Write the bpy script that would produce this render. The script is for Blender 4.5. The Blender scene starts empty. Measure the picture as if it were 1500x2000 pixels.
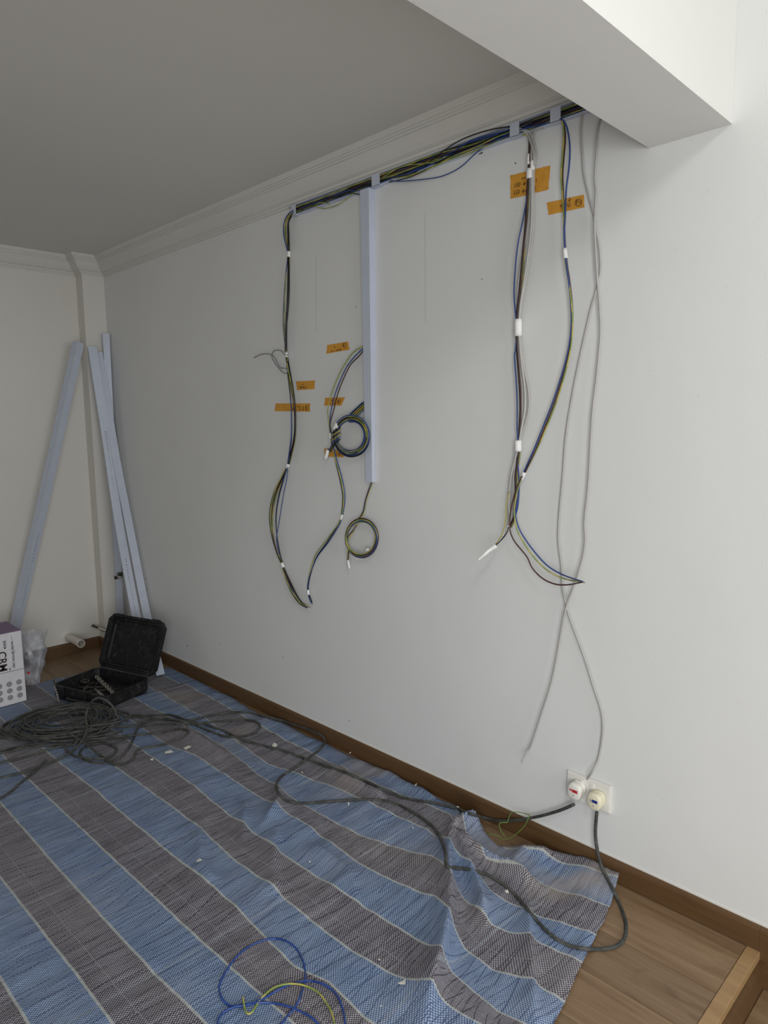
import bpy, bmesh, math, random
from mathutils import Vector, Matrix, noise
random.seed(7)
C = bpy.context.scene.collection

# ------------------------------------------------------------------ camera, world, lights, exposure
F = 1355.17
FW = Vector((0.70091272, 0.70179521, -0.12729826))
RT = Vector((0.70633663, -0.70776125, -0.01275054))
UP = Vector((0.09904505, 0.08097841, 0.99178252))
CAM = Vector((-1.85, 0.0, 1.3746))
cam = bpy.data.cameras.new('camera')
co = bpy.data.objects.new('camera', cam); C.objects.link(co)
co.matrix_world = Matrix(((RT.x, UP.x, -FW.x, CAM.x), (RT.y, UP.y, -FW.y, CAM.y), (RT.z, UP.z, -FW.z, CAM.z), (0, 0, 0, 1)))
cam.sensor_fit = 'HORIZONTAL'; cam.sensor_width = 36; cam.lens = F / 1500 * 36
cam.clip_start = .02; cam.clip_end = 60
bpy.context.scene.camera = co

world = bpy.data.worlds.new('daylight'); bpy.context.scene.world = world
world.use_nodes = True
bgn = world.node_tree.nodes['Background']
bgn.inputs[0].default_value = (.90, .94, 1.0, 1); bgn.inputs[1].default_value = .5

def area(name, loc, target, sx, sy, power, col):
    l = bpy.data.lights.new(name, 'AREA'); l.shape = 'RECTANGLE'; l.size = sx; l.size_y = sy
    l.energy = power; l.color = col
    o = bpy.data.objects.new(name, l); C.objects.link(o); o.location = loc
    d = Vector(target) - Vector(loc)
    o.rotation_euler = d.to_track_quat('-Z', 'Y').to_euler()
    return o
area('ceiling_lamp_light', (-1.9, -.55, 2.80), (-1.2, -.2, 0), .35, .9, 19, (1.0, .99, .965))
area('window_daylight', (-1.35, -3.50, 1.55), (-1.2, 3.5, 1.3), 2.3, 1.9, 46, (.96, .985, 1.0))
area('side_fill_light', (-2.5, -.75, 1.05), (0, 1.25, .85), 1.2, 1.5, 33, (.98, 1.0, 1.0))  # fill added inside the room to brighten the wired wall, not an actual window

vs = bpy.context.scene.view_settings
vs.view_transform = 'Standard'; vs.look = 'None'; vs.gamma = 1; vs.use_curve_mapping = False
vs.exposure = 0.2

# ------------------------------------------------------------------ rays into the room (used to measure where surfaces are)
def ray(px, py): return FW + RT * ((px - 750) / F) - UP * ((py - 1000) / F)
def PX(px, py, X): d = ray(px, py); return CAM + d * ((X - CAM.x) / d.x)
def PY(px, py, Y): d = ray(px, py); return CAM + d * ((Y - CAM.y) / d.y)
def PZ(px, py, Z): d = ray(px, py); return CAM + d * ((Z - CAM.z) / d.z)

# ------------------------------------------------------------------ materials
def srgb(r, g, b):
    f = lambda c: (c / 255 / 12.92) if c / 255 <= .04045 else ((c / 255 + .055) / 1.055) ** 2.4
    return (f(r), f(g), f(b), 1)

class NT:
    def __init__(s, name):
        s.m = bpy.data.materials.new(name); s.m.use_nodes = True
        s.t = s.m.node_tree; s.b = s.t.nodes['Principled BSDF']
    def n(s, kind, **kw):
        nd = s.t.nodes.new(kind)
        for k, v in kw.items():
            if k.startswith('i_'): nd.inputs[k[2:]].default_value = v
            elif k.startswith('j'): nd.inputs[int(k[1:])].default_value = v
            else: setattr(nd, k, v)
        return nd
    def l(s, a, b): s.t.links.new(a, b)
    def math(s, op, a, b=None, clamp=False):
        nd = s.t.nodes.new('ShaderNodeMath'); nd.operation = op; nd.use_clamp = clamp
        for i, v in enumerate((a, b)):
            if v is None: continue
            if isinstance(v, (int, float)): nd.inputs[i].default_value = v
            else: s.l(v, nd.inputs[i])
        return nd.outputs[0]
    def mix(s, f, a, b, mode='MIX'):
        nd = s.t.nodes.new('ShaderNodeMix'); nd.data_type = 'RGBA'; nd.blend_type = mode
        for i, v in ((0, f), (6, a), (7, b)):
            if isinstance(v, (int, float, tuple)): nd.inputs[i].default_value = v
            else: s.l(v, nd.inputs[i])
        return nd.outputs[2]
    def ramp(s, fac, lo, hi, c0=(0, 0, 0, 1), c1=(1, 1, 1, 1)):
        nd = s.t.nodes.new('ShaderNodeValToRGB'); e = nd.color_ramp.elements
        e[0].position = lo; e[1].position = hi; e[0].color = c0; e[1].color = c1
        s.l(fac, nd.inputs[0]); return nd.outputs[0]
    def noise(s, vec, scale, detail=3, dist=0):
        nd = s.n('ShaderNodeTexNoise'); nd.inputs['Scale'].default_value = scale
        nd.inputs['Detail'].default_value = detail; nd.inputs['Distortion'].default_value = dist
        if vec is not None: s.l(vec, nd.inputs['Vector'])
        return nd.outputs['Fac']
    def pos(s): return s.n('ShaderNodeNewGeometry').outputs['Position']
    def obj(s): return s.n('ShaderNodeTexCoord').outputs['Object']
    def mapped(s, v, sc):
        nd = s.n('ShaderNodeMapping'); nd.inputs['Scale'].default_value = sc; s.l(v, nd.inputs[0]); return nd.outputs[0]
    def bump(s, h, dist, strength=1):
        nd = s.n('ShaderNodeBump'); nd.inputs['Distance'].default_value = dist; nd.inputs['Strength'].default_value = strength
        s.l(h, nd.inputs['Height']); s.l(nd.outputs[0], s.b.inputs['Normal'])

def simple(name, col, rough=.5, var=.08, scale=20, metal=0, bump=0, spec=.5):
    t = NT(name); b = t.b
    nz = t.noise(t.obj(), scale)
    dark = tuple(c * (1 - var) for c in col[:3]) + (1,); lite = tuple(min(1, c * (1 + var)) for c in col[:3]) + (1,)
    t.l(t.ramp(nz, .3, .7, dark, lite), b.inputs['Base Color'])
    b.inputs['Roughness'].default_value = rough; b.inputs['Metallic'].default_value = metal
    b.inputs['Specular IOR Level'].default_value = spec
    if bump: t.bump(nz, bump)
    return t.m

def wall_mat(name, col):
    t = NT(name); p = t.pos()
    big = t.noise(p, 1.3, 4); fine = t.noise(p, 60, 4); mid = t.noise(p, 9, 3)
    c = t.mix(t.ramp(big, .3, .75), tuple(x * .955 for x in col[:3]) + (1,), col)
    sp = t.ramp(t.noise(p, 38, 2), .735, .76)
    c = t.mix(t.math('MULTIPLY', sp, .10), c, (.35, .32, .28, 1))
    t.l(c, t.b.inputs['Base Color']); t.b.inputs['Roughness'].default_value = .75
    t.b.inputs['Specular IOR Level'].default_value = .25
    h = t.math('ADD', t.math('MULTIPLY', fine, .25), mid)
    t.bump(h, .0016, .6)
    return t.m

M = {}
M['wall'] = wall_mat('wall_paint', srgb(228, 229, 228))
M['wallback'] = wall_mat('back_wall_paint', srgb(224, 221, 214))
M['ceil'] = wall_mat('ceiling_paint', srgb(218, 216, 210))
M['beam'] = wall_mat('beam_paint', srgb(232, 231, 227))
M['bay'] = simple('room_paint', srgb(215, 212, 205), .8)

def wood(name, c1, c2, c3, plank=True, rough=.45):
    t = NT(name); p = t.pos()
    oi = t.n('ShaderNodeObjectInfo')
    add = t.n('ShaderNodeVectorMath', operation='ADD'); t.l(p, add.inputs[0])
    off = t.n('ShaderNodeCombineXYZ'); t.l(t.math('MULTIPLY', oi.outputs['Random'], 37.0), off.inputs[1]); t.l(off.outputs[0], add.inputs[1])
    v = add.outputs[0] if plank else p
    g1 = t.noise(t.mapped(v, (22, 1.6, 22)), 1.5, 6, 1.2)
    g2 = t.noise(t.mapped(v, (160, 3.0, 160)), 1.0, 5, .3)
    g3 = t.noise(t.mapped(v, (9, 2.4, 9)), 1.2, 4, 2.5)
    c = t.mix(t.ramp(g1, .32, .68), c1, c2)
    c = t.mix(t.math('MULTIPLY', t.ramp(g3, .60, .74), .45), c, c3)
    c = t.mix(t.math('MULTIPLY', t.ramp(g2, .45, .7), .35), c, tuple(x * .62 for x in c1[:3]) + (1,))
    if plank:
        rr = t.n('ShaderNodeMapRange'); t.l(oi.outputs['Random'], rr.inputs[0]); rr.inputs[3].default_value = .86; rr.inputs[4].default_value = 1.08
        hs = t.n('ShaderNodeHueSaturation'); t.l(rr.outputs[0], hs.inputs['Value']); t.l(c, hs.inputs['Color']); c = hs.outputs[0]
    t.l(c, t.b.inputs['Base Color']); t.b.inputs['Roughness'].default_value = rough
    t.bump(g2, .0006, .5)
    return t.m
M['plank'] = wood('laminate_floor', srgb(148, 122, 94), srgb(122, 96, 68), srgb(90, 66, 44))
M['basew'] = wood('dark_wood_skirting', srgb(100, 74, 46), srgb(92, 66, 39), srgb(80, 56, 32), False, .5)
M['nosing'] = wood('pale_wood_nosing', srgb(172, 140, 98), srgb(160, 128, 88), srgb(140, 108, 70), False, .5)

def tarp_mat():
    t = NT('woven_striped_sheet')
    uvn = t.n('ShaderNodeUVMap'); uvn.uv_map = 'UVMap'
    sx = t.n('ShaderNodeSeparateXYZ'); t.l(uvn.outputs[0], sx.inputs[0]); u, v = sx.outputs[0], sx.outputs[1]
    def comb(a, b):
        cc = t.n('ShaderNodeCombineXYZ')
        for i, q in enumerate((a, b)):
            if isinstance(q, (int, float)): cc.inputs[i].default_value = q
            else: t.l(q, cc.inputs[i])
        return cc.outputs[0]
    w0 = t.noise(comb(t.math('MULTIPLY', u, 1.0), t.math('MULTIPLY', v, 6)), 1.5, 2)
    par = t.math('MODULO', t.math('FLOOR', t.math('ADD', u, 20.0)), 2.0)          # 0 blue, 1 grey
    fr = t.math('FRACT', t.math('ADD', u, 20.0))
    edge = t.math('MINIMUM', fr, t.math('SUBTRACT', 1.0, fr))
    line = t.math('LESS_THAN', edge, .024)
    # weave, cells about 4.5 mm
    um = t.math('MULTIPLY', u, 2 * math.pi * 137 / 9.0)
    vm = t.math('MULTIPLY', v, 2 * math.pi * 1000 / 7.0)
    sn = t.math('MULTIPLY', t.math('SINE', um), t.math('SINE', vm))
    ck = t.ramp(t.math('ADD', t.math('MULTIPLY', sn, .5), .5), .38, .62)
    blue_d, blue_l = srgb(70, 94, 134), srgb(176, 193, 218)
    grey_d, grey_l = srgb(52, 48, 60), srgb(188, 185, 194)
    cd = t.mix(par, blue_d, grey_d); cl = t.mix(par, blue_l, grey_l)
    ws = t.math('ADD', t.math('MULTIPLY', w0, .5), .1)
    tone = t.math('ADD', t.math('MULTIPLY', t.math('SUBTRACT', ck, .5), .95), ws, True)
    c = t.mix(tone, cd, cl)
    # dark pulled threads and pale threads running across the stripes
    wob = t.math('MULTIPLY', t.noise(comb(t.math('MULTIPLY', u, .9), t.math('MULTIPLY', v, 3)), 1.0, 2), .05)
    vw = t.math('ADD', v, wob)
    s1 = t.noise(comb(t.math('MULTIPLY', u, .42), t.math('MULTIPLY', vw, 120)), 1.0, 2, 0)
    s2 = t.noise(comb(t.math('ADD', t.math('MULTIPLY', u, .5), 30.0), t.math('MULTIPLY', vw, 90)), 1.0, 2, 0)
    clus = t.ramp(t.noise(comb(t.math('MULTIPLY', u, .8), t.math('MULTIPLY', v, 7)), 1.0, 2), .35, .6)
    def threads(freq, off, thick, warp):
        wn = t.noise(comb(t.math('ADD', t.math('MULTIPLY', u, .2), off), t.math('MULTIPLY', v, 1.3)), 1.0, 1)
        ph = t.math('ADD', t.math('MULTIPLY', v, freq), t.math('ADD', t.math('MULTIPLY', wn, warp), off))
        k = t.math('FLOOR', ph); m = t.math('ABSOLUTE', t.math('SUBTRACT', t.math('FRACT', ph), .5))
        on = t.ramp(t.noise(comb(t.math('MULTIPLY', u, .9), t.math('MULTIPLY', k, 3.71)), 1.0, 2), .44, .54)
        wid = t.math('MULTIPLY', on, thick)
        return t.math('MULTIPLY', on, t.math('LESS_THAN', m, wid))
    iso = t.math('MAXIMUM', threads(24.0, 3.0, .030, 7.0), t.math('MAXIMUM', threads(37.0, 17.0, .034, 9.0), threads(61.0, 29.0, .05, 12.0)))
    dk = t.mix(par, srgb(44, 66, 112), srgb(38, 34, 50))
    c = t.mix(t.math('MULTIPLY', t.math('MULTIPLY', t.ramp(s1, .60, .64), .45), clus), c, dk)
    c = t.mix(t.math('MULTIPLY', iso, .8), c, dk)
    c = t.mix(t.math('MULTIPLY', t.ramp(s2, .64, .70), .22), c, srgb(190, 200, 214))
    # pale bands every half metre
    vb = t.math('ABSOLUTE', t.math('SUBTRACT', t.math('FRACT', t.math('ADD', t.math('MULTIPLY', t.math('ADD', v, t.math('MULTIPLY', u, .004)), 2.0), .42)), .5))
    band = t.math('LESS_THAN', vb, .010)
    c = t.mix(t.math('MULTIPLY', t.math('MULTIPLY', band, ck), .6), c, srgb(196, 204, 214))
    c = t.mix(t.math('MULTIPLY', line, .85), c, srgb(182, 187, 184))
    # wool-fine threads along the stripe
    l2 = t.math('LESS_THAN', t.math('ABSOLUTE', t.math('SUBTRACT', fr, .38)), .008)
    c = t.mix(t.math('MULTIPLY', t.math('MULTIPLY', l2, par), .25), c, srgb(190, 190, 195))
    # cement dust near the wall and in patches
    ds = t.noise(comb(t.math('MULTIPLY', u, .45), t.math('MULTIPLY', v, 3.0)), 1.0, 4, .4)
    near = t.n('ShaderNodeMapRange'); t.l(u, near.inputs[0]); near.inputs[1].default_value = 7.5; near.inputs[2].default_value = 11.0
    dm = t.math('MULTIPLY', t.ramp(ds, .46, .66), t.math('ADD', t.math('MULTIPLY', near.outputs[0], .60), .10))
    c = t.mix(dm, c, srgb(160, 148, 136))
    t.l(c, t.b.inputs['Base Color']); t.b.inputs['Roughness'].default_value = .5
    t.b.inputs['Specular IOR Level'].default_value = .35
    cr = t.noise(comb(t.math('MULTIPLY', u, .8), t.math('MULTIPLY', v, 30)), 1.0, 3, .6)
    h = t.math('ADD', t.math('MULTIPLY', ck, .22), t.math('ADD', t.math('MULTIPLY', iso, -.6), t.math('MULTIPLY', cr, 1.5)))
    t.bump(h, .004, .8)
    return t.m
M['tarp'] = tarp_mat()

M['trunk'] = simple('pvc_trunking', srgb(196, 203, 218), .35, .03)
M['trunk_in'] = simple('pvc_trunking_inside', srgb(196, 204, 222), .4, .04)
M['wblue'] = simple('blue_insulation', srgb(40, 70, 138), .3, .1)
M['wblack'] = simple('black_insulation', srgb(24, 22, 28), .35, .1)
M['wbrown'] = simple('brown_insulation', srgb(74, 44, 40), .35, .1)
M['wyel'] = simple('yellow_insulation', srgb(188, 176, 70), .35, .1)
M['wgreen'] = simple('green_insulation', srgb(98, 132, 54), .4, .15)
M['wgrey'] = simple('grey_sheath', srgb(180, 178, 174), .45, .06)
M['wdgrey'] = simple('dull_grey_sheath', srgb(128, 130, 130), .5, .06)
def yg_mat():
    t = NT('yellow_green_insulation')
    w = t.n('ShaderNodeTexWave', wave_type='BANDS'); w.inputs['Scale'].default_value = 9; w.inputs['Distortion'].default_value = 3
    w.bands_direction = 'DIAGONAL'; t.l(t.pos(), w.inputs['Vector'])
    t.l(t.ramp(w.outputs['Fac'], .45, .55, srgb(180, 172, 88), srgb(134, 152, 74)), t.b.inputs['Base Color']); t.b.inputs['Roughness'].default_value = .35
    return t.m
M['wyg'] = yg_mat()
M['tape'] = simple('white_tape', srgb(238, 238, 236), .6, .04)
def cordm():
    t = NT('dusty_rubber_cord'); p = t.pos()
    n1 = t.noise(p, 30, 4); n2 = t.noise(p, 220, 2)
    c = t.mix(t.ramp(n1, .35, .72), srgb(50, 52, 51), srgb(86, 87, 82))
    c = t.mix(t.math('MULTIPLY', t.ramp(n2, .62, .7), .4), c, srgb(160, 158, 150))
    t.l(c, t.b.inputs['Base Color']); t.b.inputs['Roughness'].default_value = .7
    return t.m
M['cord'] = cordm()
def orange():
    t = NT('orange_paper_tape'); p = t.pos()
    n1 = t.noise(p, 45, 4); n2 = t.noise(t.mapped(p, (1, 260, 40)), 1, 3)
    c = t.mix(t.ramp(n1, .3, .7), srgb(212, 150, 50), srgb(226, 164, 62))
    c = t.mix(t.math('MULTIPLY', t.ramp(n2, .4, .7), .18), c, srgb(170, 116, 40))
    t.l(c, t.b.inputs['Base Color']); t.b.inputs['Roughness'].default_value = .7; t.bump(n2, .0008, .5)
    return t.m
M['orange'] = orange()
M['ink'] = simple('black_ink', srgb(44, 30, 24), .6, .1)
M['plug'] = simple('white_plug_plastic', srgb(236, 234, 226), .35, .03)
M['plugc'] = simple('cream_plug_plastic', srgb(232, 226, 200), .35, .03)
M['plate'] = simple('white_faceplate', srgb(232, 230, 224), .3, .02)
M['redp'] = simple('red_print', srgb(186, 40, 48), .5, .1)
M['bluep'] = simple('blue_print', srgb(34, 52, 130), .5, .1)
def blackp():
    t = NT('scuffed_black_plastic'); p = t.pos()
    n1 = t.noise(t.mapped(p, (1, 1, .35)), 60, 6, 1.5); n2 = t.noise(p, 14, 4)
    c = t.mix(t.math('MULTIPLY', t.ramp(n1, .56, .74), .5), srgb(24, 24, 27), srgb(96, 94, 90))
    c = t.mix(t.math('MULTIPLY', t.ramp(n2, .5, .8), .25), c, srgb(84, 80, 74))
    t.l(c, t.b.inputs['Base Color']); t.b.inputs['Roughness'].default_value = .6; t.b.inputs['Specular IOR Level'].default_value = .3
    return t.m
M['case'] = blackp()
M['caseplain'] = simple('black_plastic', srgb(26, 26, 29), .5, .15)
M['steel'] = simple('worn_steel', srgb(150, 146, 140), .4, .2, 60, .8)
M['dsteel'] = simple('dark_steel', srgb(84, 80, 76), .5, .25, 60, .6)
M['chrome'] = simple('chrome', srgb(200, 198, 192), .2, .05, 20, 1)
M['pvc'] = simple('white_pvc_pipe', srgb(214, 208, 198), .4, .05)
M['carton'] = simple('white_carton', srgb(218, 216, 220), .6, .03)
M['purple'] = simple('purple_carton', srgb(128, 106, 140), .6, .06)
M['dots'] = simple('grey_print', srgb(146, 144, 148), .6, .05)
M['scrap'] = simple('paper_scrap', srgb(224, 224, 214), .7, .05)
M['nick'] = simple('wall_nick', srgb(96, 88, 80), .9, .2)
M['pencil'] = simple('pencil_mark', srgb(150, 148, 146), .9, .1)
def bagm():
    t = NT('clear_plastic_bag'); b = t.b
    n1 = t.noise(t.mapped(t.pos(), (1, 1, .5)), 16, 4, 1.4)
    t.l(t.ramp(n1, .35, .7, srgb(160, 166, 182), srgb(232, 234, 240)), b.inputs['Base Color'])
    b.inputs['Roughness'].default_value = .22
    t.l(t.ramp(n1, .35, .68, (.16, .16, .16, 1), (.62, .62, .62, 1)), b.inputs['Alpha'])
    t.bump(n1, .012, .7)
    return t.m
M['bag'] = bagm()

# ------------------------------------------------------------------ mesh helpers
def link(name, me, mat, parent=None, smooth=False):
    o = bpy.data.objects.new(name, me); C.objects.link(o)
    if mat is not None: me.materials.append(M[mat] if isinstance(mat, str) else mat)
    if parent is not None:
        o.parent = parent; o.matrix_parent_inverse = parent.matrix_world.inverted()
    if smooth:
        for p in me.polygons: p.use_smooth = True
    return o
def mesh(name, vs_, fs, mat, parent=None, smooth=False):
    me = bpy.data.meshes.new(name); me.from_pydata([tuple(v) for v in vs_], [], fs); me.update()
    return link(name, me, mat, parent, smooth)
def bmobj(name, bm, mat, parent=None, smooth=False):
    me = bpy.data.meshes.new(name); bmesh.ops.recalc_face_normals(bm, faces=bm.faces[:]); bm.to_mesh(me); bm.free()
    return link(name, me, mat, parent, smooth)
def tag(o, label=None, cat=None, group=None, kind=None):
    for k, v in (('label', label), ('category', cat), ('group', group), ('kind', kind)):
        if v: o[k] = v
    return o
def empty(name, loc, label, cat, group=None):
    o = bpy.data.objects.new(name, None); C.objects.link(o); o.location = loc; o.empty_display_size = .05
    o.matrix_world = Matrix.Translation(Vector(loc))
    return tag(o, label, cat, group)
def box(bm, a, b, bevel=0, mx=None):
    r = bmesh.ops.create_cube(bm, size=1)
    vs_ = r['verts']
    for v in vs_:
        v.co = Vector(((a[i] + b[i]) / 2 + v.co[i] * (b[i] - a[i]) for i in range(3)))
    if bevel:
        es = {e for v in vs_ for e in v.link_edges}
        r = bmesh.ops.bevel(bm, geom=list(es), offset=bevel, segments=2, affect='EDGES', profile=.6)
        vs_ = list({v for f in r['faces'] for v in f.verts} | {v for v in vs_ if v.is_valid})
    if mx is not None:
        for v in vs_: v.co = mx @ v.co
    return vs_
def boxo(name, a, b, mat, parent=None, bevel=0, mx=None):
    bm = bmesh.new(); box(bm, a, b, bevel, mx); return bmobj(name, bm, mat, parent)
def catmull(P, per=6):
    P = [Vector(p) for p in P]
    if len(P) < 3:
        return [P[0].lerp(P[-1], i / per) for i in range(per + 1)]
    out = []
    Q = [P[0] * 2 - P[1]] + P + [P[-1] * 2 - P[-2]]
    for i in range(1, len(Q) - 2):
        a, b, c, d = Q[i - 1:i + 3]
        for k in range(per):
            t = k / per
            out.append(.5 * ((2 * b) + (c - a) * t + (2 * a - 5 * b + 4 * c - d) * t * t + (3 * b - a - 3 * c + d) * t ** 3))
    out.append(P[-1]); return out
def tube_data(P, r, sides=6, closed=False):
    vs_, fs = [], []; n = len(P); up = None
    for i, p in enumerate(P):
        d = (P[min(i + 1, n - 1)] - P[max(i - 1, 0)])
        d = d.normalized() if d.length > 1e-9 else Vector((0, 0, 1))
        if up is None:
            up = d.orthogonal().normalized()
        up = (up - d * up.dot(d)); up = up.normalized() if up.length > 1e-6 else d.orthogonal().normalized()
        s = d.cross(up)
        rr = r(i / (n - 1)) if callable(r) else r
        for k in range(sides):
            a = 2 * math.pi * k / sides
            vs_.append(p + (up * math.cos(a) + s * math.sin(a)) * rr)
    for i in range(n - 1):
        for k in range(sides):
            a = i * sides + k; b = i * sides + (k + 1) % sides
            fs.append((a, b, b + sides, a + sides))
    fs.append(tuple(range(sides))[::-1]); fs.append(tuple((n - 1) * sides + k for k in range(sides)))
    return vs_, fs
def tube(name, P, r, mat, parent=None, sides=6, per=6, raw=False):
    pts = [Vector(p) for p in P] if raw else catmull(P, per)
    v, f = tube_data(pts, r, sides)
    return mesh(name, v, f, mat, parent, True)

# ------------------------------------------------------------------ room shell
ZC, YB, CX, CY = 2.353, 4.27, -.13, 4.18      # ceiling height, back wall, column left face, column front face
ST = dict(kind='structure')
def struct(o, label=None): o['kind'] = 'structure'; (o.__setitem__('label', label) if label else None); return o
wr = struct(boxo('wall_right', (0, -3.6, -.3), (.15, 4.5, 3.0), 'wall'), 'long white painted wall carrying all the hanging wires')
wb = struct(boxo('wall_back', (-4.6, YB, -.3), (CX, YB + .15, 2.9), 'wallback'), 'off-white end wall with pipe stub near the floor')
bmc = bmesh.new(); box(bmc, (CX, CY, -.2), (-.0005, YB + .1, 2.9), 0)
struct(bmobj('wall_corner', bmc, 'wallback'), 'shallow boxed-out pillar in the far corner')
struct(boxo('wall_left', (-4.75, -3.6, -.3), (-4.6, 4.5, 3.0), 'bay'), 'plain wall on the side away from the wires')
# near wall with its window opening (behind the camera)
bmf = bmesh.new()
box(bmf, (-4.75, -3.75, -.3), (-2.6, -3.6, 3.0)); box(bmf, (-.1, -3.75, -.3), (.15, -3.6, 3.0)); box(bmf, (-2.6, -3.75, -.3), (-.1, -3.6, .5)); box(bmf, (-2.6, -3.75, 2.6), (-.1, -3.6, 3.0))
struct(bmobj('wall_front', bmf, 'bay'), 'near wall with a wide window')
bmf = bmesh.new()
for a, b in (((-2.6, -3.70, .5), (-2.54, -3.64, 2.6)), ((-.16, -3.70, .5), (-.1, -3.64, 2.6)), ((-1.38, -3.70, .5), (-1.32, -3.64, 2.6)), ((-2.6, -3.70, .5), (-.1, -3.64, .56)), ((-2.6, -3.70, 2.54), (-.1, -3.64, 2.6))): box(bmf, a, b)
struct(bmobj('window_1', bmf, 'plate'), 'white window frame')
struct(boxo('ceiling', (-4.6, .857, ZC), (-.0005, 4.4, ZC + .12), 'ceil'), 'grey-looking painted ceiling beyond the beam')
struct(boxo('ceiling_bay', (-4.6, -3.6, 2.86), (-.0005, .653, 2.98), 'bay'), 'higher ceiling on the near side of the beam')
bmb = bmesh.new(); box(bmb, (-4.6, .653, 2.076), (-.0005, .857, 2.99), 0)
struct(bmobj('trim_5', bmb, 'beam'), 'deep white ceiling beam crossing the room')

# crown moulding swept along the far walls
prof = [(0.0, 2.2535), (.007, 2.2535), (.009, 2.262), (.015, 2.2635), (.016, 2.272), (.022, 2.274), (.030, 2.279), (.043, 2.294), (.054, 2.311),
        (.060, 2.320), (.066, 2.321), (.067, 2.327), (.073, 2.328), (.074, 2.334), (.080, 2.335), (.086, 2.3525), (0, 2.3525)]
def crown_path(p): return [(-4.6, YB - p), (CX - p, YB - p), (CX - p, CY - p), (-p, CY - p), (-p, .857)]
vs_, fs = [], []
npf = len(prof)
for k in range(5):
    for (p, z) in prof:
        x, y = crown_path(p)[k]; vs_.append((x, y, z))
for k in range(4):
    for j in range(npf - 1):
        a = k * npf + j; fs.append((a, a + 1, a + 1 + npf, a + npf))
struct(mesh('trim_1', vs_, fs, 'ceil'), 'stepped plaster cornice along the ceiling edge')

# skirting boards
BH, BT = .069, .012
def skirting(name, pts, label, lowz=0.0, y0=None):
    pr = [(0, lowz), (BT, lowz), (BT, BH - .012), (BT - .002, BH - .005), (BT - .006, BH - .001), (0, BH)]
    v, f = [], []
    for row in pts:
        for (p, z) in pr: v.append((row[0] + row[2] * p, row[1] + row[3] * p, z))
    m_ = len(pr)
    for k in range(len(pts) - 1):
        for j in range(m_ - 1):
            a = k * m_ + j; f.append((a, a + 1, a + 1 + m_, a + m_))
    f.append(tuple(range(m_))); f.append(tuple((len(pts) - 1) * m_ + j for j in range(m_))[::-1])
    o = mesh(name, v, f, 'basew'); return struct(o, label)
skirting('baseboard_back', [(-4.6, YB, 0, -1), (CX, YB, -1, -1)], 'dark brown wooden skirting below the end wall')
skirting('baseboard_corner', [(CX, YB, -1, -1), (CX, CY, -1, -1), (0, CY, -1, -1)], 'brown skirting wrapping the corner pillar')
skirting('baseboard_right', [(0, CY, -1, -1), (0, .484, -1, 0)], 'brown wooden skirting along the wired wall')
skirting('baseboard_step', [(0, .4835, -1, 0), (0, -3.6, -1, 0)], 'deep brown skirting continuing past the step', lowz=-.0955)

# floor slab with planks as its pieces
fl = struct(boxo('floor', (-4.6, .485, -.25), (-.0005, YB, -.0125), 'basew'), 'raised laminate floor under the sheets')
def planks(parent, x0, x1, y0, y1, z, seed, w=.155, L=1.22):
    rnd = random.Random(seed); me_cache = {}
    x = x1; col = 0
    while x > x0 + .001:
        xa = max(x - w, x0); y = y0 - rnd.random() * L * .9 if col else y0 - .4
        while y < y1 - .001:
            ya, yb = max(y, y0), min(y + L, y1)
            if yb - ya > .03:
                bm = bmesh.new(); box(bm, (xa + .0006, ya + .0006, z - .012), (x - .0006, yb - .0006, z), 0)
                top = [e for e in bm.edges if all(abs(v.co.z - z) < 1e-6 for v in e.verts)]
                bmesh.ops.bevel(bm, geom=top, offset=.0007, segments=1, affect='EDGES')
                bmobj('plank', bm, 'plank', parent)
            y += L
        x = xa; col += 1
planks(fl, -2.4, -.070, .513, YB - BT, 0, 3)
planks(fl, -.070, -BT - .0002, .513, YB - .09, 0, 5, w=.0578)
fl2 = struct(boxo('floor_lower', (-4.6, -3.6, -.35), (-.0005, .484, -.1085), 'basew'), 'lower floor beside the step')
planks(fl2, -1.3, -BT - .0002, -.6, .4675, -.0955, 9)
struct(boxo('trim_2', (-4.6, .480, -.022), (-BT - .0002, .5125, .0012), 'nosing', bevel=.0015), 'pale wooden nosing on the step edge')
struct(boxo('trim_3', (-4.6, .468, -.108), (-BT - .0002, .4800, -.0222), 'basew'), 'dark riser below the step nosing')
# caulk line above skirting
struct(boxo('trim_4', (-.003, -3.6, BH - .0005), (-.0002, CY, BH + .003), 'wallback'), 'thin cream sealant line on top of the skirting')

# pencil lines, nicks on the wall
def wallmark(px, py, w, h, mat='nick', name='wall_nick'):
    p = PX(px, py, 0); n = 7; v = []
    for k in range(n):
        a = 2 * math.pi * k / n; q = .7 + .5 * random.random()
        v.append((-.0006, p.y + math.cos(a) * w * q, p.z + math.sin(a) * h * q))
    v += [(0.001, a[1], a[2]) for a in v]
    f = [tuple(range(n))] + [(k, k + n, (k + 1) % n + n, (k + 1) % n) for k in range(n)]
    mesh(name, v, f, mat, wr)
for a in ((708, 574, .004, .004), (695, 599, .002, .003), (940, 299, .006, .003), (1007, 319, .003, .003), (936, 301, .003, .002),
          (430, 1259, .003, .003), (366, 1261, .005, .004), (682, 1408, .002, .004), (553, 1283, .002, .003), (941, 545, .002, .002), (290, 1253, .003, .004), (288, 1151, .004, .005), (284, 1130, .003, .007)):
    wallmark(*a)
for (x0, y0, x1, y1) in ((830, 418, 831, 628), (617, 500, 618, 650)):
    a, b = PX(x0, y0, -.0004), PX(x1, y1, -.0004)
    tube('pencil_line', [a, (a + b) / 2, b], .00028, 'pencil', wr, 4)

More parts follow.
